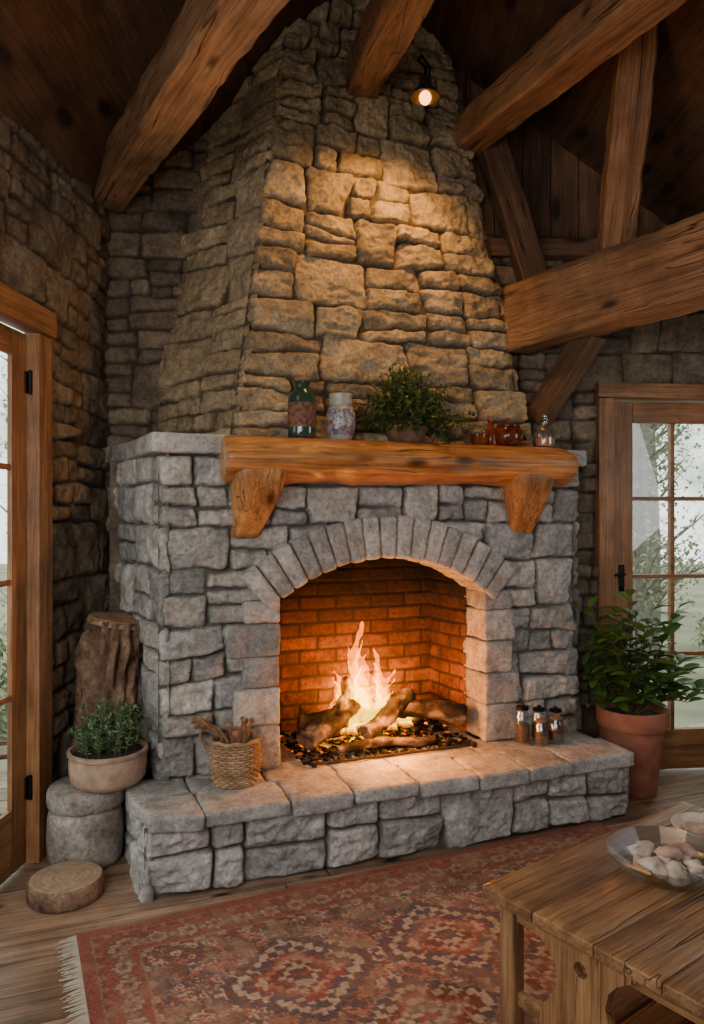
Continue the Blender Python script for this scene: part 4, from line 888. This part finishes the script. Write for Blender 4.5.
for i,(x,y,r) in enumerate(spots):
    t=tag(empty('tree',(x,y,-.25)),lbs[i],'tree','trees outside the doors'); Ht=RT.uniform(5,7)
    tk=[(.06*math.sin(k*5+i),.05*math.cos(k*4+i),Ht*k) for k in np.linspace(0,1,14)]; br=[tube(tk,[r*(1-.65*k) for k in np.linspace(0,1,14)],12,amp=.01)]
    lf=[]
    for j in range(24):
        k=RT.uniform(.08,.85);a=RT.uniform(0,2*PI);b=np.array([.06*math.sin(k*5+i),.05*math.cos(k*4+i),Ht*k]);Lb=RT.uniform(.3,.7)*(1.1-k*.6); p1=b+np.array([math.cos(a)*Lb*.5,math.sin(a)*Lb*.5,Lb*.35]);p2=b+np.array([math.cos(a)*Lb,math.sin(a)*Lb,Lb*.8+RT.normal()*.1])
        br.append(tube([b,p1,p2],[r*.22,r*.12,r*.05],6))
        for q in range(4):
            a2=a+RT.normal()*.8; s=b+(p1-b)*.5*RT.uniform(1,2) if q<2 else p1+(p2-p1)*RT.rand(); e_=s+np.array([math.cos(a2),math.sin(a2),.7+RT.normal()*.3])*RT.uniform(.2,.4); br.append(tube([s,(s+e_)/2+RT.normal(size=3)*.02,e_],[r*.07,r*.04,r*.02],5))
            for w in range(14): lf.append(leaf(s+(e_-s)*RT.rand()+RT.normal(size=3)*.13,RT.normal(size=3),.06,.045,.2,2,rnd=RT.rand()))
    build('trunk',br,tm,t); build('foliage',lf,fm,t,sharp=None)
for i,(x,y,s) in enumerate(((2.7,8.8,.75),(4.7,8.9,.75),(6.3,9.2,.9),(3.65,10.8,.65),(-3.1,5.8,.8))):
    t=tag(empty('bush',(x,y,-.25)),['low pale bush outside the left panes of the right door','low pale bush outside the middle panes of the right door','low wide bush furthest right outside','low bush behind the others outside the right door','low bush outside the left door'][i],'bush','bushes outside the doors'); lf=[]
    for j in range(1300):
        d=RT.normal(size=3);d/=np.linalg.norm(d);p=d*RT.uniform(.5,1)*np.array([.8,.5,1.4])*s; p[2]=abs(p[2]); lf.append(leaf(p,d+RT.normal(size=3)*.5,.1,.06,.2,2,rnd=RT.rand()))
    build('foliage',lf,fm,t,sharp=None)
# ================================================================== LIGHT
w=bpy.data.worlds.new('world'); bpy.context.scene.world=w; w.use_nodes=True; nt=w.node_tree; bg=nt.nodes['Background']
tcn=nd(nt,'ShaderNodeTexCoord').outputs['Generated']; n1=nd(nt,'ShaderNodeTexNoise',Vector=tcn,Scale=9.0,Detail=7.0,Roughness=.6).outputs[0]
nt.links.new(ramp(nt,n1,[(.38,(.40,.48,.38)),(.56,(.90,.95,.92))]),bg.inputs[0]); bg.inputs[1].default_value=2.8
def area(name,loc,tgt,size,p,c,sy=None):
    l=bpy.data.lights.new(name,'AREA'); l.energy=p; l.color=c; l.size=size
    if sy: l.shape='RECTANGLE'; l.size_y=sy
    o=bpy.data.objects.new(name,l); col.objects.link(o); o.location=loc; o.rotation_euler=(Vector(tgt)-Vector(loc)).to_track_quat('-Z','Y').to_euler(); return o
def point(name,loc,p,c,r=.05):
    l=bpy.data.lights.new(name,'POINT'); l.energy=p; l.color=c; l.shadow_soft_size=r; o=bpy.data.objects.new(name,l); col.objects.link(o); o.location=loc; return o
def spot(name,loc,tgt,p,c,deg,r=.04,bl=.9):
    l=bpy.data.lights.new(name,'SPOT'); l.energy=p; l.color=c; l.spot_size=math.radians(deg); l.spot_blend=bl; l.shadow_soft_size=r
    o=bpy.data.objects.new(name,l); col.objects.link(o); o.location=loc; o.rotation_euler=(Vector(tgt)-Vector(loc)).to_track_quat('-Z','Y').to_euler()
area('daylight_fill_front',(-.6,-1.2,1.9),(.15,3.3,.1),1.8,44,(.97,.97,1.0),1.3)  # added soft fill behind the camera for daylight; no window is built
area('daylight_fill_left',(-1.15,1.1,1.5),(1.0,3.0,.2),.9,28,(.95,.97,1.0),1.6)  # added soft fill inside the left wall for daylight from that side
area('fill_light_right',(2.5,2.6,1.6),(-.2,3.2,.5),.8,14,(.95,.97,1.0),1.4)  # added cool area fill; the right wall has no window
spot('lamp_spot',(lp[0],lp[1]-.02,lp[2]-.09),(.0,3.85,2.3),60,(1,.48,.12),130)
spot('chimney_fill_spot',(.25,2.55,3.35),(.03,3.75,2.34),310,(1,.50,.14),58,r=.06,bl=.95)  # added unseen spot spreading a warm wash over the chimney
point('fire_light',FW(1.05,.08,.60),24,(1,.31,.03),.07)
point('fire_light_low',FW(1.0,-.14,.52),20,(1,.31,.035),.06)
point('warm_room_fill',(.5,.9,2.3),12,(1,.66,.38),.25)  # unseen point light added for a dim warm glow on ceiling and beams
point('warm_corner_fill',(-.7,2.6,2.5),3,(1,.62,.32),.2)  # warm point fill for the left corner, no lamp fixture there
